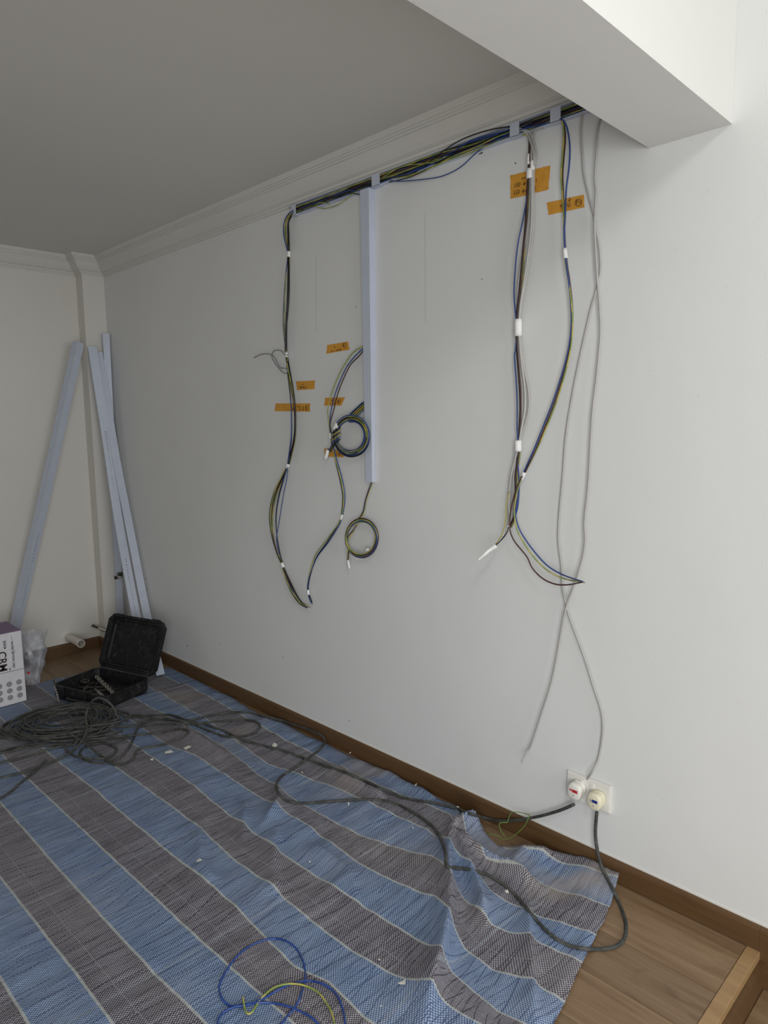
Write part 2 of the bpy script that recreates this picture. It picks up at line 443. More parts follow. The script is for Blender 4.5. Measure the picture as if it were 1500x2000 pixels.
# ------------------------------------------------------------------ striped sheets
def interp(tab, x):
    if x <= tab[0][0]: return tab[0][1]
    for (a, b), (c, d) in zip(tab, tab[1:]):
        if x <= c: return b + (d - b) * (x - a) / (c - a)
    return tab[-1][1]
LN = {0: [(.6, -1.40), (1.62, -1.425), (3, -1.44)],
 1: [(.6, -1.27), (1.48, -1.29), (1.69, -1.29), (2.04, -1.298), (2.23, -1.303), (3, -1.305)],
 2: [(.6, -1.12), (1.34, -1.14), (1.52, -1.152), (1.8, -1.157), (2.23, -1.164), (2.57, -1.164), (3.3, -1.17)],
 3: [(.6, -.98), (1.27, -1.002), (1.53, -1.012), (2, -1.021), (2.48, -1.028), (2.8, -1.035), (3, -1.041)],
 4: [(.6, -.82), (1.06, -.874), (1.2, -.864), (1.3, -.893), (1.63, -.872), (1.88, -.88), (2.27, -.885), (2.51, -.887), (2.85, -.897), (3.3, -.90)],
 5: [(.6, -.66), (.91, -.711), (1.07, -.733), (1.21, -.752), (1.4, -.757), (1.8, -.758), (2.01, -.739), (2.27, -.743), (2.55, -.749), (2.77, -.759), (3.3, -.765)],
 6: [(.6, -.62), (.85, -.65), (1.0, -.635), (1.16, -.611), (1.36, -.618), (1.52, -.623), (1.73, -.636), (1.99, -.626), (2.26, -.614), (2.73, -.608), (3.3, -.62)],
 7: [(.6, -.49), (.755, -.511), (.842, -.527), (.936, -.555), (1.03, -.545), (1.2, -.466), (1.49, -.492), (1.77, -.471), (1.96, -.474), (2.12, -.477), (2.5, -.486), (2.62, -.514), (3.3, -.51)],
 8: [(.6, -.35), (.788, -.372), (.935, -.40), (1.026, -.433), (1.2, -.385), (1.33, -.327), (1.6, -.392), (1.75, -.402), (1.92, -.405), (2.21, -.383), (2.47, -.358), (2.58, -.362), (3.3, -.375)],
 9: [(.6, -.23), (.809, -.259), (.984, -.31), (1.1, -.325), (1.25, -.28), (1.45, -.219), (1.79, -.239), (2.05, -.272), (2.23, -.313), (2.82, -.26), (3.22, -.249)],
 10: [(.6, -.10), (.836, -.131), (1.091, -.202), (1.203, -.225), (1.3, -.18), (1.45, -.10), (2.13, -.128), (2.41, -.131), (2.81, -.113), (3.12, -.097)],
 11: [(.6, -.02), (.87, -.035), (1.09, -.075), (1.2, -.12), (1.3, -.07), (1.45, .02), (3, .02)]}
def uidx(x, y):
    xs = [interp(LN[k], y) for k in range(12)]
    if x < xs[0]: return (x - xs[0]) / .137
    for k in range(11):
        if x < xs[k + 1]: return k + (x - xs[k]) / max(.01, xs[k + 1] - xs[k])
    return 11 + (x - xs[11]) / .137
XR = [(.86, -.020), (.92, -.018), (1.02, -.018), (1.10, -.050), (1.166, -.065), (1.241, -.125), (1.30, -.105), (1.345, -.060), (1.37, -.068), (1.40, -.055), (1.465, -.030), (1.57, -.034),
      (1.70, -.030), (1.80, -.020), (1.918, -.017), (2.02, -.026), (2.1, -.032), (2.2, -.024), (2.31, -.036), (2.5, -.030), (2.62, -.046), (2.77, -.040), (2.95, -.020), (3.05, -.034), (3.3, -.018)]
YN = [(-2.1, .56), (-1.2, .62), (-.75, .70), (-.571, .745), (-.511, .755), (-.372, .788), (-.259, .809), (-.131, .836), (-.045, .858), (0, .87)]
def seg(x, y, ax, ay, bx, by):
    dx, dy = bx - ax, by - ay; L2 = dx * dx + dy * dy
    t = max(0, min(1, ((x - ax) * dx + (y - ay) * dy) / L2)); qx, qy = ax + t * dx, ay + t * dy
    d = math.hypot(x - qx, y - qy); side = dx * (y - ay) - dy * (x - ax)
    return d, t, side
def g2(px, py): p = PZ(px, py, .02); return (p.x, p.y)
RIDGES = []
def ridge(pts, h, wl, wr_, fade=True):
    P = [g2(*q) for q in pts]; RIDGES.append((P, h, wl, wr_, fade))
ridge([(880, 1625), (878, 1680), (882, 1740), (878, 1800), (868, 1860), (850, 1925), (835, 1990)], .034, .016, .050)
ridge([(885, 1640), (915, 1690), (935, 1745), (950, 1800)], .030, .03, .02)
ridge([(885, 1640), (905, 1625), (937, 1612)], .045, .02, .02)
ridge([(890, 1650), (930, 1668), (1000, 1700), (1045, 1722)], .026, .022, .016)
ridge([(1034, 1755), (1037, 1830), (1042, 1900), (1046, 2000)], .014, .010, .035)
ridge([(1000, 1690), (1025, 1660), (1080, 1672)], .018, .03, .02)
ridge([(540, 1610), (536, 1700), (545, 1750)], .012, .012, .05)
ridge([(390, 1610), (395, 1680), (420, 1720)], .010, .012, .04)
ridge([(640, 1490), (700, 1530), (760, 1560)], .016, .02, .03)
ridge([(540, 1520), (545, 1560), (520, 1600)], .014, .02, .02)
ridge([(330, 1400), (385, 1440), (450, 1480)], .012, .02, .03)
ridge([(740, 1495), (800, 1520), (850, 1560)], .014, .015, .03)
ridge([(480, 1560), (475, 1640)], .010, .012, .03)
ridge([(600, 1640), (680, 1690), (700, 1760)], .008, .015, .04)
def th(x, y):
    big = noise.noise(Vector((x * 2.6, y * 2.6, 1.7)))
    mid = noise.noise(Vector((x * 5, y * 16, 4.2)))
    fine = noise.noise(Vector((x * 14, y * 42, 9.1)))
    near = 1 / (1 + math.exp(-(x + .75) * 5))
    a = .35 + .65 * near
    z = .0125 + a * (.010 * max(-.6, big) + .0075 * mid + .0022 * fine)
    for (P, h, wl, w2, fade) in RIDGES:
        bd, bt, bs = 9, 0, 0; nseg = len(P) - 1
        for k in range(nseg):
            d, t, s = seg(x, y, *P[k], *P[k + 1])
            if d < bd: bd, bt, bs = d, (k + t) / nseg, s
        if bd > .2: continue
        w = wl if bs > 0 else w2
        e = math.exp(-(bd / w) ** 1.3)
        f = min(1, 4 * bt + .35) * min(1, 4 * (1 - bt) + .35) if fade else 1
        z += 1.6 * h * f * e
    # corner lying up against the skirting
    if y < 1.15 and x > -.12: z += .030 * min(1, (x + .12) / .1) * min(1, (1.15 - y) / .2)
    return max(.004, z)
NS, NTT = 230, 330
v, f, uv = [], [], []
for j in range(NTT + 1):
    t = j / NTT; yn0 = .86 + (3.30 - .86) * t; xr = interp(XR, yn0)
    xr += .004 * noise.noise(Vector((0, yn0 * 18, 3)))
    for i in range(NS + 1):
        s = (i / NS) ** .85; x = -2.1 + s * (xr + 2.1)
        yn = interp(YN, x); y = yn + (3.30 - yn) * t + .004 * noise.noise(Vector((x * 18, 5, 3))) * (1 - t)
        if t > .9: y += (t - .9) * 10 * .02 * noise.noise(Vector((x * 5, 1, 8)))
        edge = min(1, min(NS - i, NTT - j, j) / 3)
        z = th(x, y)
        v.append((x, y, z * (.55 + .45 * edge) if x < -.15 or y > 1.3 else z)); uv.append((uidx(x, y), y))
for j in range(NTT):
    for i in range(NS):
        a = j * (NS + 1) + i; f.append((a, a + 1, a + NS + 2, a + NS + 1))
sheet = mesh('ground_sheet', v, f, 'tarp', None, True)
def setuv(o, uvs):
    ul = o.data.uv_layers.new(name='UVMap')
    for lp in o.data.loops: ul.data[lp.index].uv = uvs[lp.vertex_index]
setuv(sheet, uv)
sol = sheet.modifiers.new('thickness', 'SOLIDIFY'); sol.thickness = .0012; sol.offset = -1
tag(sheet, 'large rumpled blue and grey striped woven sheet covering most of the floor', 'ground sheet')
# second sheet beneath, towards the end wall
v, f, uv = [], [], []
nx, ny = 120, 60
for j in range(ny + 1):
    for i in range(nx + 1):
        x = -2.1 + i / nx * 2.075; t = j / ny
        yf = 3.90 + .03 * math.sin(x * 3) + .012 * noise.noise(Vector((x * 9, 2, 2))) - (.35 * max(0, (x + .22) / .2) if x > -.22 else 0)
        y = 3.05 + (yf - 3.05) * t
        z = .003 + .003 * (noise.noise(Vector((x * 8, y * 20, 3))) + .6) * (1 if y > 3.32 else .2)
        v.append((x, y, z)); uv.append(((x + .65) / .135 + 6, y + .37))
for j in range(ny):
    for i in range(nx):
        a = j * (nx + 1) + i; f.append((a, a + 1, a + nx + 2, a + nx + 1))
s2 = mesh('ground_sheet', v, f, 'tarp', None, True); setuv(s2, uv)
tag(s2, 'second striped woven sheet lying flat under the tool case and carton', 'ground sheet')
# folded selvage tab at near corner with eyelet
tb = empty('selvage_corner', PZ(1190, 1725, .05), 'small upturned corner tab of striped sheet with a white eyelet, against the skirting', 'sheet corner')
p0, p1, p2, p3 = PX(1180, 1702, -.020), PX(1200, 1700, -.0165), PX(1206, 1736, -.026), PX(1188, 1728, -.036)
v = []; uvt = []
for j in range(9):
    for i in range(9):
        a = p0.lerp(p1, i / 8); b = p3.lerp(p2, i / 8); q = a.lerp(b, j / 8); q.x -= .003 + .003 * math.sin(i * .8) * math.sin(j * .5); v.append(q); uvt.append((9.3 + i * .03, 1 + j * .004))
f = [(j * 9 + i, j * 9 + i + 1, j * 9 + i + 10, j * 9 + i + 9) for j in range(8) for i in range(8)]
cl = mesh('cloth', v, f, 'tarp', tb, True); setuv(cl, uvt); m_ = cl.modifiers.new('thickness', 'SOLIDIFY'); m_.thickness = .0012
bm = bmesh.new()
rc = PX(1187, 1715, -.034)
ring = [rc + Vector((0, math.cos(a) * .006, math.sin(a) * .008)) for a in [k * math.pi / 8 for k in range(17)]]
tube('eyelet', ring, .0016, 'tape', tb, 6, raw=True)

# ------------------------------------------------------------------ wires on the wall
R25 = .0023
def wpath(pts, dx=-.02):
    out = []
    for q in pts:
        X = q[2] if len(q) > 2 else dx
        out.append(PX(q[0], q[1], X))
    return out
def wrap(parent, center, direction, length, r, name='tape_wrap'):
    d = direction.normalized(); a, b = center - d * length / 2, center + d * length / 2
    P = [a, a.lerp(b, .3), a.lerp(b, .7), b]
    return tube(name, P, lambda t: r * (1 + .05 * math.sin(t * 9)), 'tape', parent, 8, raw=True)
def arclen(P):
    L = [0]
    for a, b in zip(P, P[1:]): L.append(L[-1] + (b - a).length)
    return L
WL = {'wblue': 'blue wire', 'wblack': 'black wire', 'wbrown': 'brown wire', 'wyg': 'yellow and green striped wire', 'wyel': 'yellow wire', 'wgreen': 'green wire', 'wgrey': 'grey sheathed cable', 'wdgrey': 'dull grey sheathed cable'}
def bundle(parent, P, cols, ties, spread, r=R25, wr_r=None, wr_len=.022, seed=1, cap=True):
    """P: world points; ties: world points where the bundle is taped; spread: bulge between ties (m)."""
    rnd = random.Random(seed); S = catmull(P, 7); L = arclen(S); T = L[-1]
    tie = []
    for q in ties:
        k = min(range(len(S)), key=lambda i: (S[i] - q).length); tie.append(L[k])
    cuts = sorted(set([0.0] + tie + [T])); nw = len(cols)
    for w, cname in enumerate(cols):
        ang = 2 * math.pi * w / nw; rad = r * (1.0 if nw <= 3 else 1.5 + .4 * (w % 2))
        amps = [rnd.uniform(-1, 1) for _ in cuts]; pts = []
        for i, p in enumerate(S):
            d = (S[min(i + 1, len(S) - 1)] - S[max(i - 1, 0)]).normalized()
            side = Vector((0, -d.z, d.y)); side = side.normalized() if side.length > .1 else Vector((0, 1, 0))
            k = max(j for j, c_ in enumerate(cuts[:-1]) if L[i] >= c_ - 1e-6)
            seg_l = cuts[k + 1] - cuts[k]; u = (L[i] - cuts[k]) / max(seg_l, 1e-6)
            bul = math.sin(math.pi * min(1, max(0, u))) * spread * min(1, seg_l / .25) * amps[k]
            if k == len(cuts) - 2 and cap: bul *= .5
            tw = ang + L[i] * 7
            pts.append(p + side * (bul + math.cos(tw) * rad) + Vector((-1, 0, 0)) * (math.sin(tw) * rad + abs(bul) * .25))
            if pts[-1].x > -r - .0006: pts[-1].x = -r - .0006
        o = tube('wire', pts, r, cname, parent, 6, raw=True); o['label'] = WL[cname]
    wr_r = wr_r or r * (1.9 if nw <= 3 else 3.2)
    for q in ties:
        k = min(range(len(S)), key=lambda i: (S[i] - q).length)
        wrap(parent, S[k], S[min(k + 1, len(S) - 1)] - S[max(k - 1, 0)], wr_len, wr_r)
    return S

# left long bundle
b1 = empty('wire_bundle', PX(568, 421, -.02), 'longest hanging bundle of dark wires, leftmost on the wall, taped in five places', 'wires', 'wire bundles hanging on the wall')
P = wpath([(576, 412, -.018), (568, 421), (562, 437), (562, 463), (564, 492), (563, 505), (561, 540), (559, 584), (556, 639), (558, 683), (560, 697), (565, 727), (571, 760), (575, 790), (576, 820), (574, 857), (567, 890), (562, 910), (552, 937),
           (541, 970), (535, 1007), (537, 1045), (544, 1080), (552, 1104), (558, 1122), (572, 1152), (587, 1176), (600, 1186, -.03)], -.022)
bundle(b1, P, ['wblack', 'wblue', 'wblack', 'wyg', 'wbrown', 'wblack', 'wyg'], wpath([(564, 496), (560, 693), (562, 910), (552, 1103)], -.022), .026, seed=4)
tube('wire', wpath([(562, 912), (560, 935), (553, 970), (545, 1020), (540, 1052), (545, 1082)], -.026), .0019, 'wblue', b1, 6)['label'] = 'blue wire'
tube('bare_end', [PX(598, 1184, -.03), PX(606, 1187, -.034)], .0016, 'steel', b1, 6)
gl = tube('thin_grey_cable', wpath([(563, 694, -.02), (556, 692), (549, 685), (539, 684), (533, 688), (531, 697), (535, 706), (544, 718), (552, 727), (559, 729), (562, 723), (557, 719), (548, 718), (541, 707), (536, 698), (530, 693), (520, 691), (508, 693), (496, 699, -.04)], -.034), .0022, 'wdgrey', None, 6)
tag(gl, 'short grey cable looped beside the leftmost wire bundle', 'cable')

# middle bundle from the vertical trunking
b2 = empty('wire_bundle', PX(712, 678, -.02), 'thin bundle of three wires leaving the vertical trunking and hanging left of it', 'wires', 'wire bundles hanging on the wall')
off = {'wyg': -7, 'wblue': 0, 'wbrown': 5}
for cname, dpx in off.items():
    P = [(714, 676 + dpx * .3), (697, 692 + dpx * .5), (680, 712), (668, 735), (655, 768), (647, 800), (644, 827), (646, 846)]
    P = [(x + (dpx if 0 < k < 6 else dpx * .2), y) for k, (x, y) in enumerate(P)]
    tube('wire', wpath(P, -.024), R25, cname, b2, 6)['label'] = WL[cname]
P = wpath([(645, 852), (650, 872), (657, 905), (666, 940), (671, 970), (669, 997), (667, 1010), (660, 1027), (640, 1058), (620, 1085), (609, 1112), (602, 1140), (602, 1157), (605, 1167), (609, 1178, -.03)], -.026)
bundle(b2, P, ['wyg', 'wblue', 'wblack'], wpath([(667, 1010), (602, 1157)], -.026), .012, seed=8, wr_r=.0055)
wrap(b2, PX(645, 852, -.028), Vector((0, -.2, -1)), .026, .0055)
tube('bare_end', [PX(608, 1176, -.03), PX(611, 1182, -.034)], .0012, 'steel', b2, 6)

# coil of many wires
def coil(parent, cx, cy, rx, ry, X, cols, turns, start, tail, seed, r=R25, spr=.26):
    rnd = random.Random(seed)
    for w, cname in enumerate(cols):
        k0 = 1 + spr * (w / max(1, len(cols) - 1) - .5); P = [PX(px, py, (-.008 - .006 * i_ if i_ < 3 else X) + .002 * math.cos(w)) + Vector((0, 1, 1)) * ((w - len(cols) / 2 + .5) * .0028 * (.25 if i_ == 0 else 1)) for i_, (px, py) in enumerate(start)]
        n = int(turns * 14)
        for i in range(n + 1):
            a = math.radians(100) - i / n * turns * 2 * math.pi
            kk = k0 + .07 * math.sin(a * .62 + w * 1.9 + seed)
            c0 = 1 - .35 * max(0, math.cos(a - math.radians(190))) ** 2   # strands gather at the knot on the left
            kk = 1 + (kk - 1) * c0
            P.append(PX(cx + rx * kk * math.cos(a), cy - ry * kk * math.sin(a), X - .012 + .010 * math.sin(a * .5 + w * 1.1)))
        P += [PX(px + w * .7 - 1.5, py, X - .014 + .002 * math.sin(w * 2)) for (px, py) in tail]
        tube('wire', P, r, cname, parent, 6, 4)['label'] = WL[cname]
c1 = empty('wire_coil', PX(685, 851, -.03), 'larger coil of coloured wires knotted beside the vertical trunking', 'wire coil', 'coiled wires by the trunking')
coil(c1, 686, 852, 31, 35, -.026, ['wblue', 'wyg', 'wblack', 'wyg', 'wbrown', 'wyg', 'wblack', 'wblue'], 1.78, [(718, 786), (711, 792), (701, 801), (690, 811)], [(664, 826), (652, 846), (658, 860), (652, 868), (644, 878), (640, 884)], 3)
for k in range(6):
    y = 843 + k * 4.6
    tube('knot', wpath([(647, y + 5, -.028), (648, y + 3, -.046), (655, y - 1, -.052), (662, y - 6, -.048), (665, y - 8, -.030)], -.04), R25, ['wblack', 'wyg', 'wbrown', 'wyg', 'wblue', 'wblack'][k], c1, 6)
wrap(c1, PX(657, 833, -.042), PX(653, 840, -.042) - PX(664, 826, -.042), .026, .012)
wrap(c1, PX(638, 888, -.044), PX(636, 896, -.044) - PX(641, 880, -.044), .040, .0075, 'taped_end')
c2 = empty('wire_coil', PX(706, 1052, -.03), 'smaller coil of coloured wires hanging below the vertical trunking', 'wire coil', 'coiled wires by the trunking')
coil(c2, 706, 1051, 30, 35, -.024, ['wyg', 'wblue', 'wbrown'], 2.78, [(728, 938), (721, 958), (714, 980), (710, 1000)], [(680, 1040), (677, 1055), (682, 1068), (681, 1080), (680, 1094)], 5, spr=.07)
tube('knot', wpath([(677, 1062, -.03), (683, 1050, -.05), (689, 1040, -.046), (693, 1032, -.03), (700, 1022, -.03)], -.04), R25, 'wyg', c2, 6)
tube('knot', wpath([(676, 1058, -.03), (680, 1048, -.048), (688, 1038, -.05), (696, 1026, -.04)], -.04), R25, 'wbrown', c2, 6)
wrap(c2, PX(681, 1102, -.04), PX(683, 1112, -.04) - PX(680, 1094, -.04), .034, .0045, 'taped_end')
wrap(c2, PX(717, 1074, -.034), PX(724, 1070, -.034) - PX(711, 1078, -.034), .020, .006)

# right bundle with grey cables
b3 = empty('wire_bundle', PX(1034, 262, -.02), 'thick bundle of grey cables and dark wires hanging over the larger orange label', 'wires', 'wire bundles hanging on the wall')
def offp(P, d): return [(x + d * (1 if 0 < k < len(P) - 1 else .4), y) for k, (x, y) in enumerate(P)]
base = [(1039, 300), (1037, 330), (1034, 360), (1033, 400), (1031, 450), (1025, 500), (1018, 560), (1013, 600), (1011, 640), (1012, 680), (1014, 720), (1016, 760), (1016, 800), (1014, 840), (1012, 871), (1008, 900), (1003, 930), (1001, 960), (999, 990), (997, 1010), (992, 1030)]
def sidecurve(dlist): return [(x + dlist[k], y) for k, (x, y) in enumerate(base)]
g1 = [4, 4, 5, 6, 6, 6, 4, 3, 3, 4, 6, 9, 9, 4, 1, -3, -5, -6, -5, -2, 0]
g2_ = [-1, 0, 2, 2, -1, -5, -6, -2, 0, 0, 2, 4, 3, 2, 0, -1, 1, 1, 0, 0, 0]
g3 = [8, 6, 8, 9, 10, 10, 7, 5, 4, 7, 10, 16, 17, 8, 2, 2, 3, 3, 3, 2, 1]
for pre, dl, X in (([(1007, 255), (1018, 253), (1030, 262)], g1, -.028), ([(1060, 249), (1046, 255), (1041, 272)], g2_, -.022), ([(1008, 258), (1024, 254), (1038, 264)], g3, -.020)):
    o = tube('cable', wpath([(a, b, -.016) for a, b in pre] + sidecurve(dl), X), .0038, 'wgrey', b3, 8); o['label'] = 'grey sheathed cable'
kk = [-6, -5, -4, -5, -6, -5, -3, -3, -3, -3, -2, -1, 0, 0, 1, 2, 3, 6, 6, 6, 3]
for cname, ad, X in (('wblack', 0, -.024), ('wblack', 2.5, -.019), ('wyg', 4, -.018), ('wbrown', 1.5, -.029)):
    o = tube('wire', wpath([(1018, 262, -.014), (1032, 268, -.016)] + sidecurve([d + ad for d in kk]), X), R25, cname, b3, 6); o['label'] = WL[cname]
bl = tube('wire', wpath([(1030, 380), (1026, 405), (1019, 440), (1011, 480), (1006, 530), (1004, 575), (1007, 615), (1010, 640), (1007, 680), (1005, 700), (1009, 760), (1010, 800), (1010, 840), (1012, 871), (1012, 910), (1014, 950), (1011, 990), (1004, 1015)], -.026), R25, 'wblue', b3, 6)
bl['label'] = 'blue wire bowing out to the left'
tube('wire', wpath([(995, 960, -.03), (988, 990), (988, 1010), (982, 1040), (972, 1058), (965, 1065, -.09)], -.05), .0016, 'wyel', b3, 6)['label'] = 'thin yellow wire'
tube('wire', wpath([(993, 1028, -.03), (990, 1040), (978, 1056), (966, 1066, -.09)], -.06), .0018, 'wblack', b3, 6)['label'] = 'thin black wire'
tube('wire', wpath([(996, 1028, -.03), (988, 1042), (976, 1058), (966, 1068, -.09)], -.055), .0018, 'wgrey', b3, 6)['label'] = 'thin white wire'
for (x, y, r, l_) in ((1033, 311, .0055, .028), (1040, 323, .0065, .026), (1035, 339, .0105, .026), (1012, 640, .012, .05), (1012, 871, .0115, .034)):
    wrap(b3, PX(x, y, -.028), Vector((0, -.02, -1)), l_, r)
wrap(b3, PX(992, 1032, -.032), PX(990, 1038, -.03) - PX(995, 1024, -.03), .022, .005)
tip = [PX(969, 1066, -.092), PX(955, 1075, -.105), PX(945, 1084, -.12), PX(933, 1094, -.13)]
tube('taped_end', tip, lambda t: .0075 - .004 * t, 'tape', b3, 8)

# loose three-wire bundle to its right
b4 = empty('wire_bundle', PX(1098, 233, -.02), 'blue, brown and yellow wires hanging over the narrow orange label and splaying at the bottom', 'wires', 'wire bundles hanging on the wall')
A = wpath([(1088, 232, -.014), (1097, 235), (1101, 260), (1099, 300), (1096, 340), (1098, 375), (1101, 420), (1102, 460), (1104, 495)], -.024)
tube('wire', A, R25, 'wyg', b4, 6)['label'] = WL['wyg']
tube('wire', wpath([(1088, 233, -.012), (1099, 236), (1104, 262), (1102, 300), (1099, 340), (1100, 375), (1102, 420), (1103, 460), (1105, 495)], -.020), R25, 'wbrown', b4, 6)['label'] = 'brown wire'
tube('wire', wpath([(1088, 232, -.016), (1101, 236), (1109, 256), (1113, 290), (1111, 330), (1106, 370), (1104, 420), (1102, 460), (1104, 495)], -.028), R25, 'wblue', b4, 6)['label'] = 'blue wire'
P = wpath([(1104, 495), (1107, 520), (1112, 550), (1117, 590), (1119, 630), (1116, 670), (1108, 710), (1098, 745), (1085, 785), (1067, 830), (1048, 875), (1031, 910), (1021, 930)], -.028)
bundle(b4, P, ['wyg', 'wblue', 'wbrown'], [P[0], P[-1]], .010, seed=11, wr_r=.0068, wr_len=.028, cap=False)
tube('wire', wpath([(1020, 930), (1012, 952), (1009, 985), (1007, 1005), (1013, 1030), (1027, 1055), (1050, 1085), (1072, 1107), (1100, 1123), (1138, 1136, -.10)], -.045), R25, 'wblue', b4, 6)['label'] = 'blue wire'
tube('wire', wpath([(1019, 932), (1010, 960), (1005, 990), (1005, 1010), (1011, 1038), (1029, 1070), (1050, 1097), (1075, 1118), (1105, 1131), (1138, 1137, -.10)], -.050), R25 * .95, 'wyg', b4, 6)['label'] = WL['wyg']
tube('wire', wpath([(1019, 930), (1007, 960), (1000, 985), (996, 1010), (996, 1035), (1004, 1056), (1019, 1075), (1030, 1089), (1040, 1110), (1060, 1130), (1085, 1141), (1110, 1142), (1137, 1137, -.10)], -.055), R25, 'wbrown', b4, 6)['label'] = 'brown wire'
tube('bare_end', [PX(1137, 1136, -.10), PX(1142, 1138, -.102)], .0022, 'steel', b4, 6)

# two long grey cables
G1 = [(1140, 213, -.012), (1136, 243), (1136, 272), (1138, 302), (1141, 341), (1150, 383), (1159, 418), (1164, 449), (1169, 472), (1173, 507), (1172, 535), (1164, 568), (1155, 600), (1140, 665), (1121, 756), (1106, 847), (1100, 925), (1093, 1000),
      (1091, 1055), (1097, 1107), (1099, 1149), (1111, 1201), (1128, 1248), (1144, 1292), (1160, 1344), (1172, 1380), (1177, 1408), (1176, 1440), (1168, 1484), (1156, 1508, -.028), (1147, 1521, -.013)]
G2 = [(1175, 229, -.014), (1168, 255), (1165, 299), (1162, 351), (1164, 374), (1162, 411), (1161, 442), (1164, 500), (1167, 547), (1171, 600), (1173, 652), (1166, 730), (1157, 808), (1153, 879), (1149, 948), (1142, 1016), (1143, 1055), (1137, 1094),
      (1119, 1149), (1108, 1178), (1100, 1211), (1088, 1280), (1076, 1336), (1058, 1392), (1040, 1448), (1030, 1467), (1019, 1487, -.06)]
o = tube('grey_cable', wpath(G1, -.014), .0033, 'wgrey', None, 8); tag(o, 'grey cable hanging from the beam down to the top of the double socket', 'cable')
o = tube('grey_cable', wpath(G2, -.024), .0033, 'wgrey', None, 8); tag(o, 'grey cable hanging from the beam with a loose end above the floor', 'cable')

# ------------------------------------------------------------------ trunking
ch = empty('wall_channel', (-.01, 1.6, 2.235), 'open horizontal cable trunking fixed under the cornice', 'trunking')
Y0, Y1, ZB, ZT = .858, 2.362, 2.2145, 2.2525
bm = bmesh.new()
box(bm, (-.0022, Y0, ZB), (-.0003, Y1, ZT)); box(bm, (-.021, Y0, ZB), (-.0022, Y1, ZB + .0016)); box(bm, (-.021, Y0, ZT - .0016), (-.0022, Y1, ZT))
bmobj('channel_base', bm, 'trunk_in', ch)
for (a, b) in ((569, 578), (727, 742), (997, 1015), (1076, 1096)):
    ya, yb = PX(a, 400 - (a - 575) * .37, -.02).y, PX(b, 400 - (b - 575) * .37, -.02).y
    bm = bmesh.new(); box(bm, (-.0235, yb, ZB - .0015), (-.0212, ya, ZT + .0005)); box(bm, (-.0235, yb, ZB - .0025), (-.0005, ya, ZB - .0001))
    bmobj('retaining_strap', bm, 'trunk', ch)
wc = empty('wire_bundle', (-.012, 1.6, 2.235), 'tangle of blue, black and yellow-green wires lying in the horizontal trunking', 'wires')
rnd = random.Random(21)
for k, cname in enumerate(['wblue', 'wblack', 'wblue', 'wyg', 'wblack', 'wbrown', 'wyg', 'wblack', 'wblue', 'wblack', 'wyg', 'wblue']):
    P = []; ph = rnd.uniform(0, 6); z0 = 2.2205 + .0025 * (k % 11); x0 = -.005 - .0024 * (k % 6)
    ys = 2.352 - rnd.random() * .01; ye = .87 + (rnd.random() * .3 if k % 3 == 0 else 0)
    n = 26
    for i in range(n + 1):
        y = ys + (ye - ys) * i / n
        z = z0 + .007 * math.sin(y * 6 + ph) + .003 * math.sin(y * 17 + ph * 2); z = min(ZT - .005, max(ZB + .0045, z))
        P.append((max(-.0185, min(-.0046, x0 + .003 * math.sin(y * 9 + ph))), y, z))
    tube('wire', P, R25, cname, wc, 6, 3)['label'] = WL[cname]
for cname, pts in (('wblue', [(1000, 265, -.012), (975, 272), (945, 288), (925, 303), (905, 322), (885, 335), (860, 345), (830, 350), (800, 353), (775, 354), (755, 352, -.012)]),
                   ('wblack', [(1000, 247, -.012), (975, 250), (940, 258), (905, 271), (880, 285), (855, 303), (835, 320), (810, 337), (785, 344), (755, 350, -.012)]),
                   ('wblue', [(1000, 252, -.012), (965, 262), (925, 272), (895, 290), (865, 307), (835, 325), (800, 338), (755, 349, -.012)]),
                   ('wyg', [(1000, 256, -.012), (965, 270), (930, 287), (890, 303), (860, 318), (825, 334), (790, 345), (755, 350, -.012)]),
                   ('wyg', [(1000, 262, -.012), (960, 281), (920, 298), (880, 311), (850, 324), (820, 338), (790, 348)]),
                   ('wblack', [(1000, 258, -.012), (960, 272), (915, 288), (870, 310), (845, 325), (800, 346), (760, 356, -.012)]),
                   ('wyg', [(745, 348, -.014), (775, 330), (800, 322), (825, 320), (850, 316), (870, 306)]),
                   ('wyg', [(702, 374, -.014), (690, 377), (680, 386), (660, 400), (635, 407), (618, 404), (621, 397), (632, 396), (645, 398)]),
                   ('wblack', [(702, 380, -.014), (690, 378), (670, 376), (650, 384), (625, 395), (600, 404), (585, 412, -.012)]),
                   ('wblue', [(702, 374, -.014), (680, 373), (655, 382), (630, 392), (600, 402), (585, 408, -.012)])):
    tube('wire', wpath(pts, -.026), .0018, cname, wc, 6)['label'] = WL[cname]

def trunk_profile(name, P, w, d, side_dir, out_dir, parent, mat='trunk', t=.0015):
    """closed rectangular section swept along P; side_dir/out_dir are unit vectors across and out of the lid"""
    v, f = [], []
    S = P
    for p in S:
        for (a, b) in ((-.5, 0), (.5, 0), (.5, 1), (-.5, 1)):
            v.append(Vector(p) + side_dir * (a * w) + out_dir * (b * d))
    n = len(S)
    for i in range(n - 1):
        for k in range(4):
            a = i * 4 + k; b = i * 4 + (k + 1) % 4; f.append((a, b, b + 4, a + 4))
    f.append((3, 2, 1, 0)); f.append(tuple((n - 1) * 4 + k for k in range(4)))
    return mesh(name, v, f, mat, parent)
